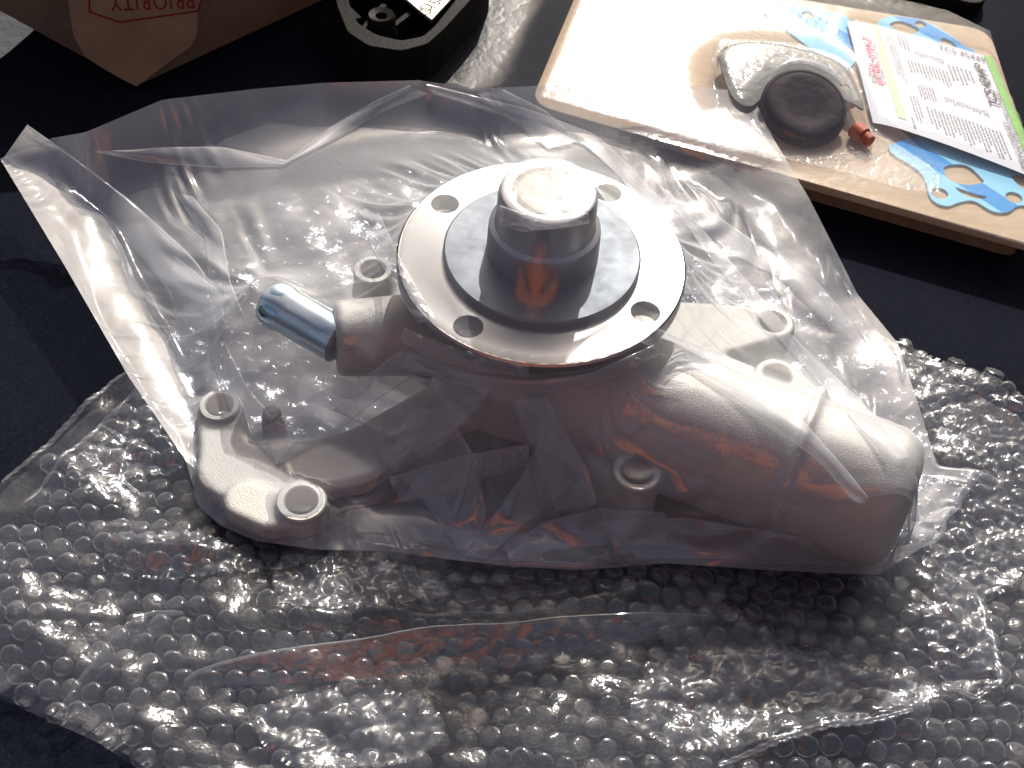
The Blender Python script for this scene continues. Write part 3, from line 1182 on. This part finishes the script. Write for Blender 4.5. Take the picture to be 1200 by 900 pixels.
# no bubbles along the flat welded edge on the left, nor right under the pump
weld = [at(152, 432)[:2], at(8, 560)[:2], at(-45, 620)[:2], at(30, 630)[:2], at(62, 560)[:2], at(175, 470)[:2]]
keep = []
for sp in spots:
    p = sp[0]
    if in_poly(np.array([p[0]]), np.array([p[1]]), weld)[0]:
        continue
    if math.hypot((p[0] - FC[0]) / 0.05, (p[1] - FC[1]) / 0.05) < 1:
        continue
    keep.append(sp)
vis, rest_ = [], []
for sp in keep:
    X_, Y_ = project(sp[0])
    shown = 0 < X_ < 1200 and 0 < Y_ < 895 and (Y_ > 668 or X_ < 150 or X_ > 1100)
    (vis if shown else rest_).append(sp)
vis.sort(key=lambda s: np.linalg.norm(s[0] - cam_pos))
rest_ += vis[300:]
vis = vis[:300]
wl = root_loc(wrap)
for p, R_, k in vis:
    o = bpy.data.objects.new('bubble', VMESH[k])
    m4 = Matrix(R_.tolist()).to_4x4()
    m4.translation = Vector(p) - wl
    o.parent = wrap
    o.matrix_local = m4
    col.objects.link(o)


def joined(name, items, mat, parent):
    V, Fc, n = [], [], 0
    for p, R_, k in items:
        vs, fs = VARS[k]
        V.append(vs @ R_.T + p)
        Fc += [tuple(i + n for i in f) for f in fs]
        n += len(vs)
    o = mesh_obj(name, np.concatenate(V), Fc, mat, parent)
    o['kind'] = 'stuff'
    return o


joined('more_bubbles', rest_, BUBBLE, wrap)


def z_low(x, y):
    return 0.0012 + 0.0005 * waves(x, y, 0.05, 71)




def film_tube(name, pts, r, mat, parent, zoff=0.004):
    """the rolled lip of a folded film edge"""
    c = polyline([at(x, y, 0.01) for x, y in pts], 60)
    c[:, 2] = z_top(c[:, 0], c[:, 1]) + zoff
    c[:, 0] += 0.0006 * waves(c[:, 0], c[:, 1], 0.02, 5)
    t = np.gradient(c, axis=0)
    t /= np.linalg.norm(t, axis=1)[:, None]
    sd_ = np.cross(t, [0, 0, 1.0])
    up_ = np.cross(sd_, t)
    vs = []
    for k in range(60):
        rk = r * (0.5 + 0.5 * math.sin(math.pi * k / 59)) * (1 + 0.25 * math.sin(k * 1.7))
        for j in range(10):
            a_ = 2 * math.pi * j / 10
            vs.append(c[k] + rk * (math.cos(a_) * sd_[k] + 0.7 * math.sin(a_) * up_[k]))
    fs = [(k * 10 + j, k * 10 + (j + 1) % 10, (k + 1) * 10 + (j + 1) % 10, (k + 1) * 10 + j) for k in range(59) for j in range(10)]
    return mesh_obj(name, np.array(vs), fs, mat, parent)


CREASE = film_material('creased_wrap_film', haze=0.07, edge=0.25, gloss=0.07, rough=0.12, crinkle=0.2, scale=90, fine=600, depth=0.002, broad=0.3, wide=0.35)
CREASES = [([(80, 560), (120, 515), (185, 470), (225, 500), (215, 545), (150, 560), (135, 590)], 0.0022, 0.012),
           ([(125, 640), (200, 628), (290, 648), (300, 668), (200, 676), (140, 664)], 0.0022, 0.010),
           ([(330, 650), (420, 652), (500, 668), (520, 700), (420, 720), (330, 712)], 0.0018, 0.009),
           ([(770, 775), (860, 760), (980, 770), (1080, 800), (1070, 838), (930, 865), (830, 880), (740, 850)], 0.0016, 0.014),
           ([(1050, 590), (1110, 560), (1190, 570), (1205, 660), (1150, 700), (1090, 660)], 0.0022, 0.010),
           ([(1080, 690), (1150, 700), (1168, 790), (1145, 812), (1095, 790)], 0.0020, 0.010),
           ([(1060, 420), (1120, 445), (1195, 490), (1200, 550), (1120, 540), (1070, 470)], 0.0026, 0.009),
           ([(300, 830), (420, 800), (520, 840), (480, 893), (340, 896)], 0.0014, 0.016)]
for q_, am, wl_ in CREASES:
    pl_c = [tuple(w) for w in smooth_closed([at(x, y, 0.012)[:2] for x, y in q_], 4)]
    clipped_sheet('creased_film', lambda x, y: z_top(x, y) + 0.0030 + am * np.abs(waves(x, y, wl_, 7)) + 0.5 * am * np.abs(waves(x, y, wl_ * 0.4, 8)), 0.0012, pl_c, CREASE, wrap, 3)
# a long fold of the wrap whose sloping face looks back at the photographer
for f0, f1, hh in (([(210, 800), (330, 800), (450, 795), (600, 782), (720, 760), (840, 722)], [(240, 742), (330, 740), (450, 738), (600, 728), (720, 708), (840, 690)], 0.012),
                   ([(60, 840), (110, 800), (170, 745), (215, 715)], [(70, 800), (110, 765), (165, 715), (205, 695)], 0.008)):
    lo_, up2 = polyline([at(x, y, 0.010) for x, y in f0], 90), polyline([at(x, y, 0.010 + hh) for x, y in f1], 90)
    rows = []
    for w in list(np.linspace(0, 1, 16)) + [1.04, 1.09]:
        rw = lo_ * (1 - w) + up2 * w
        tp_ = np.sin(np.pi * np.linspace(0.0, 1, 90)) ** 0.6
        rw = lo_ + (rw - lo_) * (0.15 + 0.85 * tp_[:, None]) + np.stack([0 * tp_, 0 * tp_, 0.004 * (tp_ - 1)], 1)
        if w > 1:
            rw[:, 2] -= (w - 1) * 0.05
        rw[:, 2] += 0.0011 * np.abs(waves(rw[:, 0], rw[:, 1], 0.010, 14)) * (0.3 + math.sin(math.pi * min(w, 1))) + 0.0012 * waves(rw[:, 0], rw[:, 1], 0.05, 15) * w
        rows.append(rw)
    Pf = np.stack(rows, 1)
    mesh_obj('folded_film', Pf.reshape(-1, 3), grid_faces(90, 18), CREASE, wrap)
for pts, r in (([(842, 897), (880, 884), (930, 868), (1000, 854), (1065, 840)], 0.0016), ([(1146, 700), (1160, 760), (1168, 805), (1140, 822), (1100, 806)], 0.0013),
               ([(152, 434), (100, 478), (50, 525), (4, 566)], 0.0012), ([(172, 452), (120, 498), (70, 546), (30, 590)], 0.0010), ([(120, 500), (150, 520), (140, 560), (170, 580)], 0.0010)):
    film_tube('rolled_edge', pts, r, CREASE, wrap)
clipped_sheet('lower_sheet', z_low, 0.006, wrap_poly, WRAP_FILM, wrap, 2)

# ------------------------------------------------------------------ gasket kit
def rounded(poly, r=0.012, n=6):
    out = []
    m = len(poly)
    for i in range(m):
        a, b, c = np.array(poly[i - 1]), np.array(poly[i]), np.array(poly[(i + 1) % m])
        u_, v_ = (a - b) / np.linalg.norm(a - b), (c - b) / np.linalg.norm(c - b)
        for k in range(n + 1):
            t = k / n
            out.append(tuple((1 - t) ** 2 * (b + u_ * r) + 2 * t * (1 - t) * b + t * t * (b + v_ * r)))
    return out


tm_ = np.mean(np.array(tray_c), axis=0)
tray = empty('gasket_tray', (tm_[0], tm_[1], 0.0))
shape2d('card', rounded(tray_c, 0.014), [], KZ - 0.0042, 0.0042, CARD, tray, 0.0004)
shape2d('base', rounded([tm_ + (np.array(q) - tm_) * 0.90 for q in tray_c], 0.010), [], 0.0, KZ - 0.0043, CARTON, tray, 0.0)
tag(tray, 'flat tan cardboard tray carrying the blue gaskets and the printed kit label', 'tray')


def pg(pts, z=KZ):
    return [tuple(at(x, y, z)[:2]) for x, y in pts]


GZ1 = KZ + 0.0012
# big front gasket
g1 = smooth_closed(pg([(1040, 176), (1078, 205), (1090, 235), (1108, 244), (1122, 240), (1140, 238), (1162, 250), (1180, 251), (1196, 243), (1230, 250), (1250, 215), (1215, 190), (1185, 180), (1150, 170), (1120, 168), (1085, 162)]), 5)
gask = shape2d('blue_gasket', g1, [smooth_closed(pg([(1106, 198), (1130, 196), (1148, 210), (1150, 217), (1128, 219), (1110, 212)]), 5), [tuple(q) for q in circle(at(1100, 229, KZ), 0.0045)], [tuple(q) for q in circle(at(1187, 234, KZ), 0.0045)],
                                       smooth_closed(pg([(1118, 222), (1140, 229), (1154, 233), (1150, 236), (1132, 233)]), 4), smooth_closed(pg([(1184, 210), (1200, 206), (1225, 215), (1230, 228), (1205, 228)]), 4)], KZ + 0.0006, 0.001, GASKET)
tag(gask, 'pale blue gasket with large oval opening lying along the front edge of the tray', 'gasket')
g2 = smooth_closed(pg([(1026, 32), (1040, 22), (1068, 24), (1084, 28), (1110, 42), (1128, 56), (1142, 66), (1120, 90), (1050, 80), (1015, 60)]), 5)
gask2 = shape2d('blue_gasket', g2, [smooth_closed(pg([(1042, 32), (1052, 27), (1066, 31), (1076, 38), (1060, 44)]), 5), [tuple(q) for q in circle(at(1078, 31, KZ), 0.0035)], smooth_closed(pg([(1102, 48), (1112, 50), (1120, 58), (1106, 62)]), 4)], KZ + 0.0006, 0.001, GASKET)
tag(gask2, 'pale blue gasket with arched slot sticking out behind the upper edge of the label', 'gasket')
g3 = pg([(866, -14), (900, -6), (950, 12), (992, 22), (1004, 60), (990, 84), (950, 60), (905, 24), (880, 6)])
gask3 = shape2d('blue_gasket', smooth_closed(g3, 4), [[tuple(q) for q in circle(at(946, 20, KZ), 0.004)]], KZ + 0.0006, 0.001, GASKET)
tag(gask3, 'pale blue gasket strip with one bolt hole running behind the crumpled parts', 'gasket')

# printed label
LC = [at(1024, 141, KZ + 0.0050), at(1226, 214, KZ + 0.0038), at(1163, 68, KZ + 0.0038), at(993, 22, KZ + 0.0050)]      # BL BR TR TL in the picture
LBL, LBR, LTR, LTL = LC
n_a, n_b = 60, 40
lv = []


def label_pt(s, t):
    """s 0..1 along the picture's left to right, t 0..1 from the lower to the upper edge"""
    q = (1 - s) * ((1 - t) * LBL + t * LTL) + s * ((1 - t) * LBR + t * LTR)
    q = q.copy()
    q[2] += 0.0010 * math.sin(math.pi * min(1, s)) - 0.0016 * max(0, 0.18 - s) ** 2 / 0.0324 + 0.0003 * math.sin(4 * s + 2 * t)
    return q


for i in range(n_a):
    for j in range(n_b):
        lv.append(label_pt(i / (n_a - 1), j / (n_b - 1)))
sheet = mesh_obj('printed_label', np.array(lv), grid_faces(n_a, n_b), PAPER)
tag(sheet, 'white printed kit label with red lettering and green stripes lying on the tray', 'label')


def on_label(me, s, t, size_s, size_t, along='up', lift=0.0008):
    """lays a flat mesh (x to the right, y up, unit lengths = metres) on the bent label"""
    ls = np.linalg.norm(LBR - LBL)
    lt = np.linalg.norm(LTL - LBL)
    for v in me.vertices:
        x, y = v.co.x, v.co.y
        if along == 'up':        # reads upwards in the picture
            ss, tt = s - y / ls, t + x / lt
        else:
            ss, tt = s + x / ls, t + y / lt
        q = label_pt(ss, tt)
        v.co = (q[0], q[1], q[2] + lift)


def label_text(body, size, s, t, mat, along='up', **kw):
    me = text_mesh(body, size, **kw)
    on_label(me, s, t, 0, 0, along)
    return link_mesh('lettering', me, mat, sheet)


def label_bars(name, rects, mat, lift=0.0003, nsub=6):
    vs, fs = [], []
    for s0, s1, t0, t1 in rects:
        b = len(vs)
        m_ = max(2, nsub)
        for i in range(m_ + 1):
            for j in range(2):
                q = label_pt(s0 + (s1 - s0) * (i / m_ if abs(s1 - s0) > abs(t1 - t0) else j), t0 + (t1 - t0) * (j if abs(s1 - s0) > abs(t1 - t0) else i / m_))
                vs.append((q[0], q[1], q[2] + lift))
        for i in range(m_):
            fs.append((b + 2 * i, b + 2 * i + 2, b + 2 * i + 3, b + 2 * i + 1))
    o = mesh_obj(name, vs, fs, mat, sheet)
    return o


label_bars('pale_green_stripe', [(0.165, 0.215, 0.10, 1.0)], PALE_GREEN, nsub=16)
label_bars('green_stripe', [(0.94, 1.0, 0.0, 1.0)], GREEN, nsub=20)
label_text('FEL-PRO', 0.0098, 0.125, 0.44, MAGENTA, shear=0.05, bold=0.0003, spacing=1.08)
label_bars('emblem', [(0.062, 0.088, 0.385, 0.43)], GREY_INK)
label_bars('emblem', [(0.090, 0.128, 0.375, 0.43)], MAGENTA)
label_text('THE GASKET PROFESSIONALS', 0.0032, 0.152, 0.37, INK, shear=0.2)
label_text('TCS 45449', 0.0062, 0.615, 0.925, INK, along='right', spacing=1.1)
label_text('TCS 45449', 0.0092, 0.90, 0.52, INK, bold=0.0001, spacing=0.85)
label_text('TIMING COVER SET', 0.0042, 0.905, 0.03, INK)
label_text('JEU DE COUVERCLE D\'ALLUMAGE', 0.0042, 0.935, 0.02, INK)
g = np.random.default_rng(5)


def print_block(s0, s1, t_lo, t_hi, n, ragged=0.25, mat=GREY_INK):
    rects = []
    for k in range(n):
        s = s0 + (s1 - s0) * (k + 0.2) / n
        w = (s1 - s0) / n * 0.42
        t = t_lo + (t_hi - t_lo) * ragged * g.random()
        end = t_hi
        while t < end:
            L_ = g.uniform(0.012, 0.05)
            rects.append((s, s + w, t, min(t + L_, end)))
            t += L_ + 0.008
    return rects


small = print_block(0.245, 0.30, 0.42, 0.92, 4) + print_block(0.33, 0.40, 0.80, 0.96, 3) + print_block(0.345, 0.62, 0.56, 0.72, 12, 0.4) + print_block(0.63, 0.80, 0.62, 0.80, 6, 0.5)
small += print_block(0.36, 0.47, 0.36, 0.50, 6) + print_block(0.28, 0.34, 0.12, 0.36, 3) + print_block(0.37, 0.84, 0.06, 0.30, 20, 0.4) + print_block(0.42, 0.62, 0.78, 0.84, 12, 0.5) + print_block(0.52, 0.80, 0.40, 0.455, 16, 0.5)
sp_ = label_bars('small_print', small, GREY_INK, nsub=2)
label_bars('small_print', print_block(0.245, 0.27, 0.05, 0.16, 1), GREY_INK, nsub=2)

# the little parts in the crumpled inner bag
seal_c = at(936, 142, KZ + 0.001)
SEAL_N = (0.06, -0.36, 0.93)
seal = empty('rubber_seal', (seal_c[0], seal_c[1], KZ + 0.0005), 'dark brown cup shaped rubber seal in the crumpled corner of the kit', 'seal')
lathe_obj('cup', [(0.0, 0.003), (0.008, 0.0032), (0.012, 0.007), (0.0155, 0.0088), (0.0190, 0.0082), (0.0215, 0.005), (0.0222, 0.001), (0.0, 0.001)], (seal_c[0], seal_c[1], KZ + 0.0078), RUBBER, seal, axis=SEAL_N, seg=48, sharp=70)
lathe_obj('lip', [(0.0222, 0.0012), (0.0240, 0.0022), (0.0240, 0.0042), (0.0222, 0.0055)], (seal_c[0], seal_c[1], KZ + 0.0078), RUBBER, seal, axis=SEAL_N, seg=48)
for (a, b, lb) in (((975, 126), (998, 120), 'short brick red rubber plug beside the dark seal'), ((1000, 150), (1020, 166), 'brick red rubber plug near the front edge of the label')):
    p, q = at(*a, KZ + 0.0055), at(*b, KZ + 0.0055)
    L_ = np.linalg.norm(q - p)
    o = lathe_obj('rubber_plug', [(0.0, 0), (0.004, 0.0002), (0.0048, 0.001), (0.0048, L_ * 0.6), (0.0036, L_ * 0.64), (0.0034, L_), (0.0, L_)], p, RED_RUBBER, None, axis=(q - p) / L_, seg=24)
    tag(o, lb, 'plug')
sheet_o = smooth_closed(pg([(845, 60), (880, 50), (930, 56), (985, 75), (1008, 112), (1012, 128), (1000, 122), (985, 115), (960, 105), (920, 98), (900, 108), (880, 125), (862, 118), (850, 95)], KZ + 0.010), 5)
so = shape2d('grey_gasket', sheet_o, [[tuple(q) for q in circle(at(990, 103, KZ + 0.010), 0.003)]], KZ + 0.0092, 0.0012, GREY_GASKET)
tag(so, 'crinkled grey composition gasket lying on the dark rubber seal', 'gasket')
# clear film round the whole kit
HK = np.where(kit_mask, KZ + 0.0022, 0.004)
m_s = (HX - seal_c[0]) ** 2 + (HY - seal_c[1]) ** 2 < 0.0245 ** 2
HK[m_s] = (KZ + 0.0178 - ((HX - seal_c[0]) * SEAL_N[0] + (HY - seal_c[1]) * SEAL_N[1]) / SEAL_N[2])[m_s]
HK[in_poly(HX, HY, sheet_o)] = np.maximum(HK, KZ + 0.0112)[in_poly(HX, HY, sheet_o)]
lab2 = [tuple(q[:2]) for q in LC]
HK[in_poly(HX, HY, lab2)] = np.maximum(HK[in_poly(HX, HY, lab2)], KZ + 0.0068)
relief_kit = sampler(blur(HK, 2))
kb = pix([(492, 92, 0.006), (560, 108, 0.006), (620, 124, 0.018), (760, 161, 0.021), (940, 210, 0.021), (1245, 300, 0.021)])
kr = pix([(1245, 300, 0.021), (1200, 160, KZ + 0.003), (1160, 36, KZ + 0.003)])
kt = pix([(590, -45, 0.006), (700, -48, KZ + 0.002), (860, -40, KZ + 0.002), (1000, -14, KZ + 0.003), (1110, 12, KZ + 0.003), (1160, 36, KZ + 0.003)])
kl = pix([(492, 92, 0.006), (530, 40, 0.006), (590, -45, 0.006)])
HI = HK.copy()
relief_in = sampler(blur(HI, 1))
ib = pix([(842, 150, KZ + 0.004), (880, 172, KZ + 0.003), (930, 190, KZ + 0.003), (1000, 205, KZ + 0.003), (1060, 222, KZ + 0.003), (1102, 226, KZ + 0.003)])
ir = pix([(1102, 226, KZ + 0.003), (1104, 205, KZ + 0.004), (1098, 190, KZ + 0.006)])
itp = pix([(838, 40, KZ + 0.004), (880, 34, KZ + 0.006), (940, 40, KZ + 0.008), (1000, 60, KZ + 0.012), (1030, 130, KZ + 0.010), (1098, 190, KZ + 0.006)])
il = pix([(842, 150, KZ + 0.004), (830, 100, KZ + 0.005), (838, 40, KZ + 0.004)])
IP = drape((ib, ir, itp, il), relief_in, 120, 70, slack=0.07, iters=90, lift=0.0004, seed=61, bend=0.10, noise=0.0012)
inner_bag = mesh_obj('parts_bag', IP.reshape(-1, 3), grid_faces(120, 70), INNER_FILM)
tag(inner_bag, 'small crumpled clear bag round the dark rubber seal on the tray', 'plastic bag')
KP = drape((kb, kr, kt, kl), relief_kit, 200, 90, slack=0.006, iters=70, lift=0.0012, seed=23, bend=0.3, noise=0.0006)
kit_film = mesh_obj('shrink_film', KP.reshape(-1, 3), grid_faces(200, 90), KIT_FILM)
tag(kit_film, 'clear glossy wrapping film stretched over the gasket tray', 'film')

# ------------------------------------------------------------------ cardboard carton
B = at(160, 103)
Lb, Rb = at(24, 28), at(378, 2)
eL, eR = Lb - B, Rb - B
zt = 0.085
up = np.array([0, 0, 1.0])
# the near corner is crushed: a slanting facet between the two sides
TL_, TR_ = B + eL * 0.42 + up * zt, B + eR * 0.40 + up * zt
Lm, Rm = B + eL * 0.25 + up * 0.008, B + eR * 0.26 + up * 0.022
far = 2.2
box = empty('cardboard_box', tuple(B), 'brown shipping carton with a crushed corner and red print on its paper tape', 'box')
L2, R2 = B + eL * far, B + eR * far
D2 = B + (eL + eR) * far
V = [B, Lm, TL_, TR_, Rm, L2, L2 + up * zt, R2, R2 + up * zt, D2, D2 + up * zt]
Fc = [(0, 4, 3, 2, 1), (0, 1, 2, 6, 5), (0, 7, 8, 3, 4), (2, 3, 8, 10, 6), (5, 6, 10, 9), (7, 9, 10, 8), (0, 5, 9, 7)]
bm = bmesh.new()
bv = [bm.verts.new(tuple(q)) for q in V]
for f in Fc:
    bm.faces.new([bv[i] for i in f])
bmesh.ops.recalc_face_normals(bm, faces=bm.faces)
bmesh.ops.bevel(bm, geom=list(bm.edges), offset=0.0015, segments=2, affect='EDGES')
carton = bm_obj('carton', bm, CARTON, box)
# paper tape over the crushed corner, on the plane of the facet
fn = np.cross(TR_ - B, TL_ - B)
fn /= np.linalg.norm(fn)
if fn @ (cam_pos - B) < 0:
    fn = -fn


def on_facet(px, py, off=0.0012):
    d = ray(px, py)
    t = ((B + fn * off - cam_pos) @ fn) / (d @ fn)
    return cam_pos + t * d


tp = [(160, 101), (142, 92), (118, 78), (100, 66), (92, 52), (86, 40), (83, 22), (80, 0), (78, -30), (236, -30), (235, 0), (232, 14), (231, 40), (224, 54), (196, 74)]
tv = [on_facet(*q) for q in tp]
bm = bmesh.new()
f = bm.faces.new([bm.verts.new(tuple(q)) for q in tv])
r_ = bmesh.ops.extrude_face_region(bm, geom=[f])
for e in r_['geom']:
    if isinstance(e, bmesh.types.BMVert):
        e.co += Vector(fn) * 0.0006
bmesh.ops.recalc_face_normals(bm, faces=bm.faces)
tape = bm_obj('paper_tape', bm, TAPE, box)
o_ = on_facet(226, 1, 0.0022)
xd = on_facet(126, 4, 0.0022) - o_
yd = on_facet(226, 12, 0.0022) - o_
k_ = np.linalg.norm(xd)
me = text_mesh('PRIORITY', 1.0, spacing=1.12)
w_ = max(v.co.x for v in me.vertices)
sz = k_ / w_
me.transform(frame_of(on_facet(228, -8, 0.0022), xd, yd) @ Matrix.Scale(sz, 4) @ Matrix.Diagonal((1, 1.25, 1, 1)))
pr = link_mesh('red_lettering', me, RED_INK, box)
ln = [(104, -20), (105, 14), (140, 26), (232, 13), (236, 0), (236, -20)]
bm = bmesh.new()
for a, b in zip(ln[:-1], ln[1:]):
    p, q = on_facet(*a, 0.0021), on_facet(*b, 0.0021)
    sdn = np.cross(q - p, fn)
    sdn = sdn / np.linalg.norm(sdn) * 0.0005
    bm.faces.new([bm.verts.new(tuple(w)) for w in (p - sdn, q - sdn, q + sdn, p + sdn)])
bm_obj('red_border', bm, RED_INK, box)

# ------------------------------------------------------------------ black moulded bracket
bz = 0.03
bc = at(475, 20, 0.0)
br_ = empty('plastic_bracket', (bc[0], bc[1], 0.0), 'black moulded plastic bracket with a dull metal plate behind the bag', 'bracket')


def pgz(pts, z):
    return [tuple(at(x, y, z)[:2]) for x, y in pts]


outl = rounded(pgz([(388, -30), (396, 8), (408, 38), (432, 54), (470, 60), (500, 52), (520, 34), (560, -10), (575, -30)], bz), 0.003, 3)
inn = rounded(pgz([(402, -25), (408, 5), (418, 28), (440, 42), (470, 49), (496, 44), (510, 32), (545, -12), (556, -26)], bz), 0.003, 3)
shape2d('tray_base', outl, [], 0.0, 0.006, BLACK, br_)
shape2d('raised_rim', outl, [inn], 0.0061, bz - 0.0061, BLACK, br_, 0.0006)
for a, b in (((404, 6), (420, -30)), ((424, 34), (450, 4)), ((462, 28), (482, 12)), ((420, 20), (404, 4))):
    p, q = at(*a, bz - 0.004), at(*b, bz - 0.004)
    d = (q - p) / np.linalg.norm(q - p)
    n_ = np.array([-d[1], d[0], 0]) * 0.0014
    shape2d('rib', [tuple((p - n_)[:2]), tuple((q - n_)[:2]), tuple((q + n_)[:2]), tuple((p + n_)[:2])], [], 0.0062, bz - 0.011, BLACK, br_, 0.0003)
bs = at(447, 22, bz)
lathe_obj('screw_boss', [(0.0, 0.026), (0.003, 0.026), (0.0034, 0.030), (0.0072, 0.031), (0.0082, 0.029), (0.0082, 0.022), (0.0095, 0.020), (0.0095, 0.0062)], (bs[0], bs[1], 0.002), BLACK, br_, seg=32)
plate = shape2d('metal_plate', pgz([(462, -14), (492, 12), (506, 22), (532, -6), (540, -22), (470, -30)], bz), [], bz - 0.002, 0.0016, METAL_TAG, br_, 0.0002)
p0, p1 = at(501, 15, bz + 0.0012), at(522, -5, bz + 0.0012)
me = text_mesh('O15A', 0.010, spacing=0.95)
me.transform(frame_of(p0, p1 - p0, np.cross([0, 0, 1], p1 - p0)))
tm = link_mesh('hand_lettering', me, INK, br_)

# flat black strip with rounded corners at the far edge
a, b = at(1005, -30), at(1150, 6)
d = (b - a) / np.linalg.norm(b - a)
n_ = np.array([-d[1], d[0], 0]) * 0.012
stp = rounded([(a - n_)[:2], (b - n_)[:2], (b + n_)[:2], (a + n_)[:2]], 0.011)
st = shape2d('black_strip', stp, [], 0.0, 0.006, BLACK, None, 0.001)
tag(st, 'flat black strip with rounded end lying behind the gasket tray', 'rubber strip')

# ------------------------------------------------------------------ the photographer, mirrored in the film and the steel
SHIRT = principled('orange_red_shirt', (0.80, 0.22, 0.07), 0.85, 0, 30, 0.12)
JEANS = principled('blue_jeans', (0.04, 0.06, 0.13), 0.9, 0, 200, 0.2)
SKIN = principled('skin', (0.5, 0.3, 0.22), 0.5, 0, 40, 0.06)
HAIR = principled('dark_hair', (0.03, 0.02, 0.015), 0.6, 0, 300, 0.3)
J = {'pelvis': (0, -0.90, 0.20, 0.15), 'waist': (0, -0.76, 0.32, 0.20), 'chest': (0, -0.68, 0.54, 0.215), 'neck0': (0, -0.62, 0.72, 0.07), 'neck': (0, -0.59, 0.78, 0.055),
     'head': (0, -0.56, 0.87, 0.085), 'crown': (0, -0.56, 0.96, 0.07)}
E = [('pelvis', 'waist'), ('waist', 'chest'), ('chest', 'neck0'), ('neck0', 'neck'), ('neck', 'head'), ('head', 'crown')]
for sg, sn in ((-1, 'l'), (1, 'r')):
    J.update({sn + 'sh': (sg * 0.19, -0.65, 0.66, 0.065), sn + 'el': (sg * 0.26, -0.58, 0.40, 0.055), sn + 'wr': (sg * 0.085, -0.50, 0.45, 0.03), sn + 'hand': (sg * 0.06, -0.455, 0.46, 0.032),
              sn + 'hip': (sg * 0.10, -0.93, 0.13, 0.105), sn + 'kn': (sg * 0.12, -0.93, -0.18, 0.065), sn + 'an': (sg * 0.12, -0.98, -0.54, 0.045), sn + 'toe': (sg * 0.14, -0.82, -0.585, 0.035)})
    E += [('chest', sn + 'sh'), (sn + 'sh', sn + 'el'), (sn + 'el', sn + 'wr'), (sn + 'wr', sn + 'hand'), ('pelvis', sn + 'hip'), (sn + 'hip', sn + 'kn'), (sn + 'kn', sn + 'an'), (sn + 'an', sn + 'toe')]
    for k in range(5):
        a_ = sn + 'f%d' % k
        b2_ = sn + 'g%d' % k
        zz = 0.485 - 0.017 * k
        J[a_] = (sg * (0.06 - 0.006 * (k == 4)), -0.435 + 0.008 * abs(k - 1), zz, 0.009)
        J[b2_] = (sg * (0.035 + 0.003 * k), -0.425 + 0.006 * abs(k - 1), zz, 0.008)
        E += [(sn + 'hand', a_), (a_, b2_)]
names = list(J)
me = bpy.data.meshes.new('person')
me.from_pydata([J[n][:3] for n in names], [(names.index(a), names.index(b)) for a, b in E], [])
person = bpy.data.objects.new('person', me)
col.objects.link(person)
sk = person.modifiers.new('skin', 'SKIN')
for n, v_ in zip(names, me.skin_vertices[0].data):
    v_.radius = (J[n][3], J[n][3])
    v_.use_root = n == 'pelvis'
person.modifiers.new('sub', 'SUBSURF').levels = 2
bake(person)
for m_ in (SHIRT, JEANS, SKIN, HAIR):
    person.data.materials.append(m_)
for f in person.data.polygons:
    c_ = f.center
    f.use_smooth = True
    if c_.z < 0.26 and c_.y < -0.6:
        f.material_index = 1
    elif c_.z > 0.76:
        f.material_index = 3 if (c_.z > 0.92 or c_.y < -0.60) else 2
    elif c_.y > -0.53:
        f.material_index = 2
tag(person, 'person in orange red shirt and blue jeans leaning over the pump with raised hands', 'person')
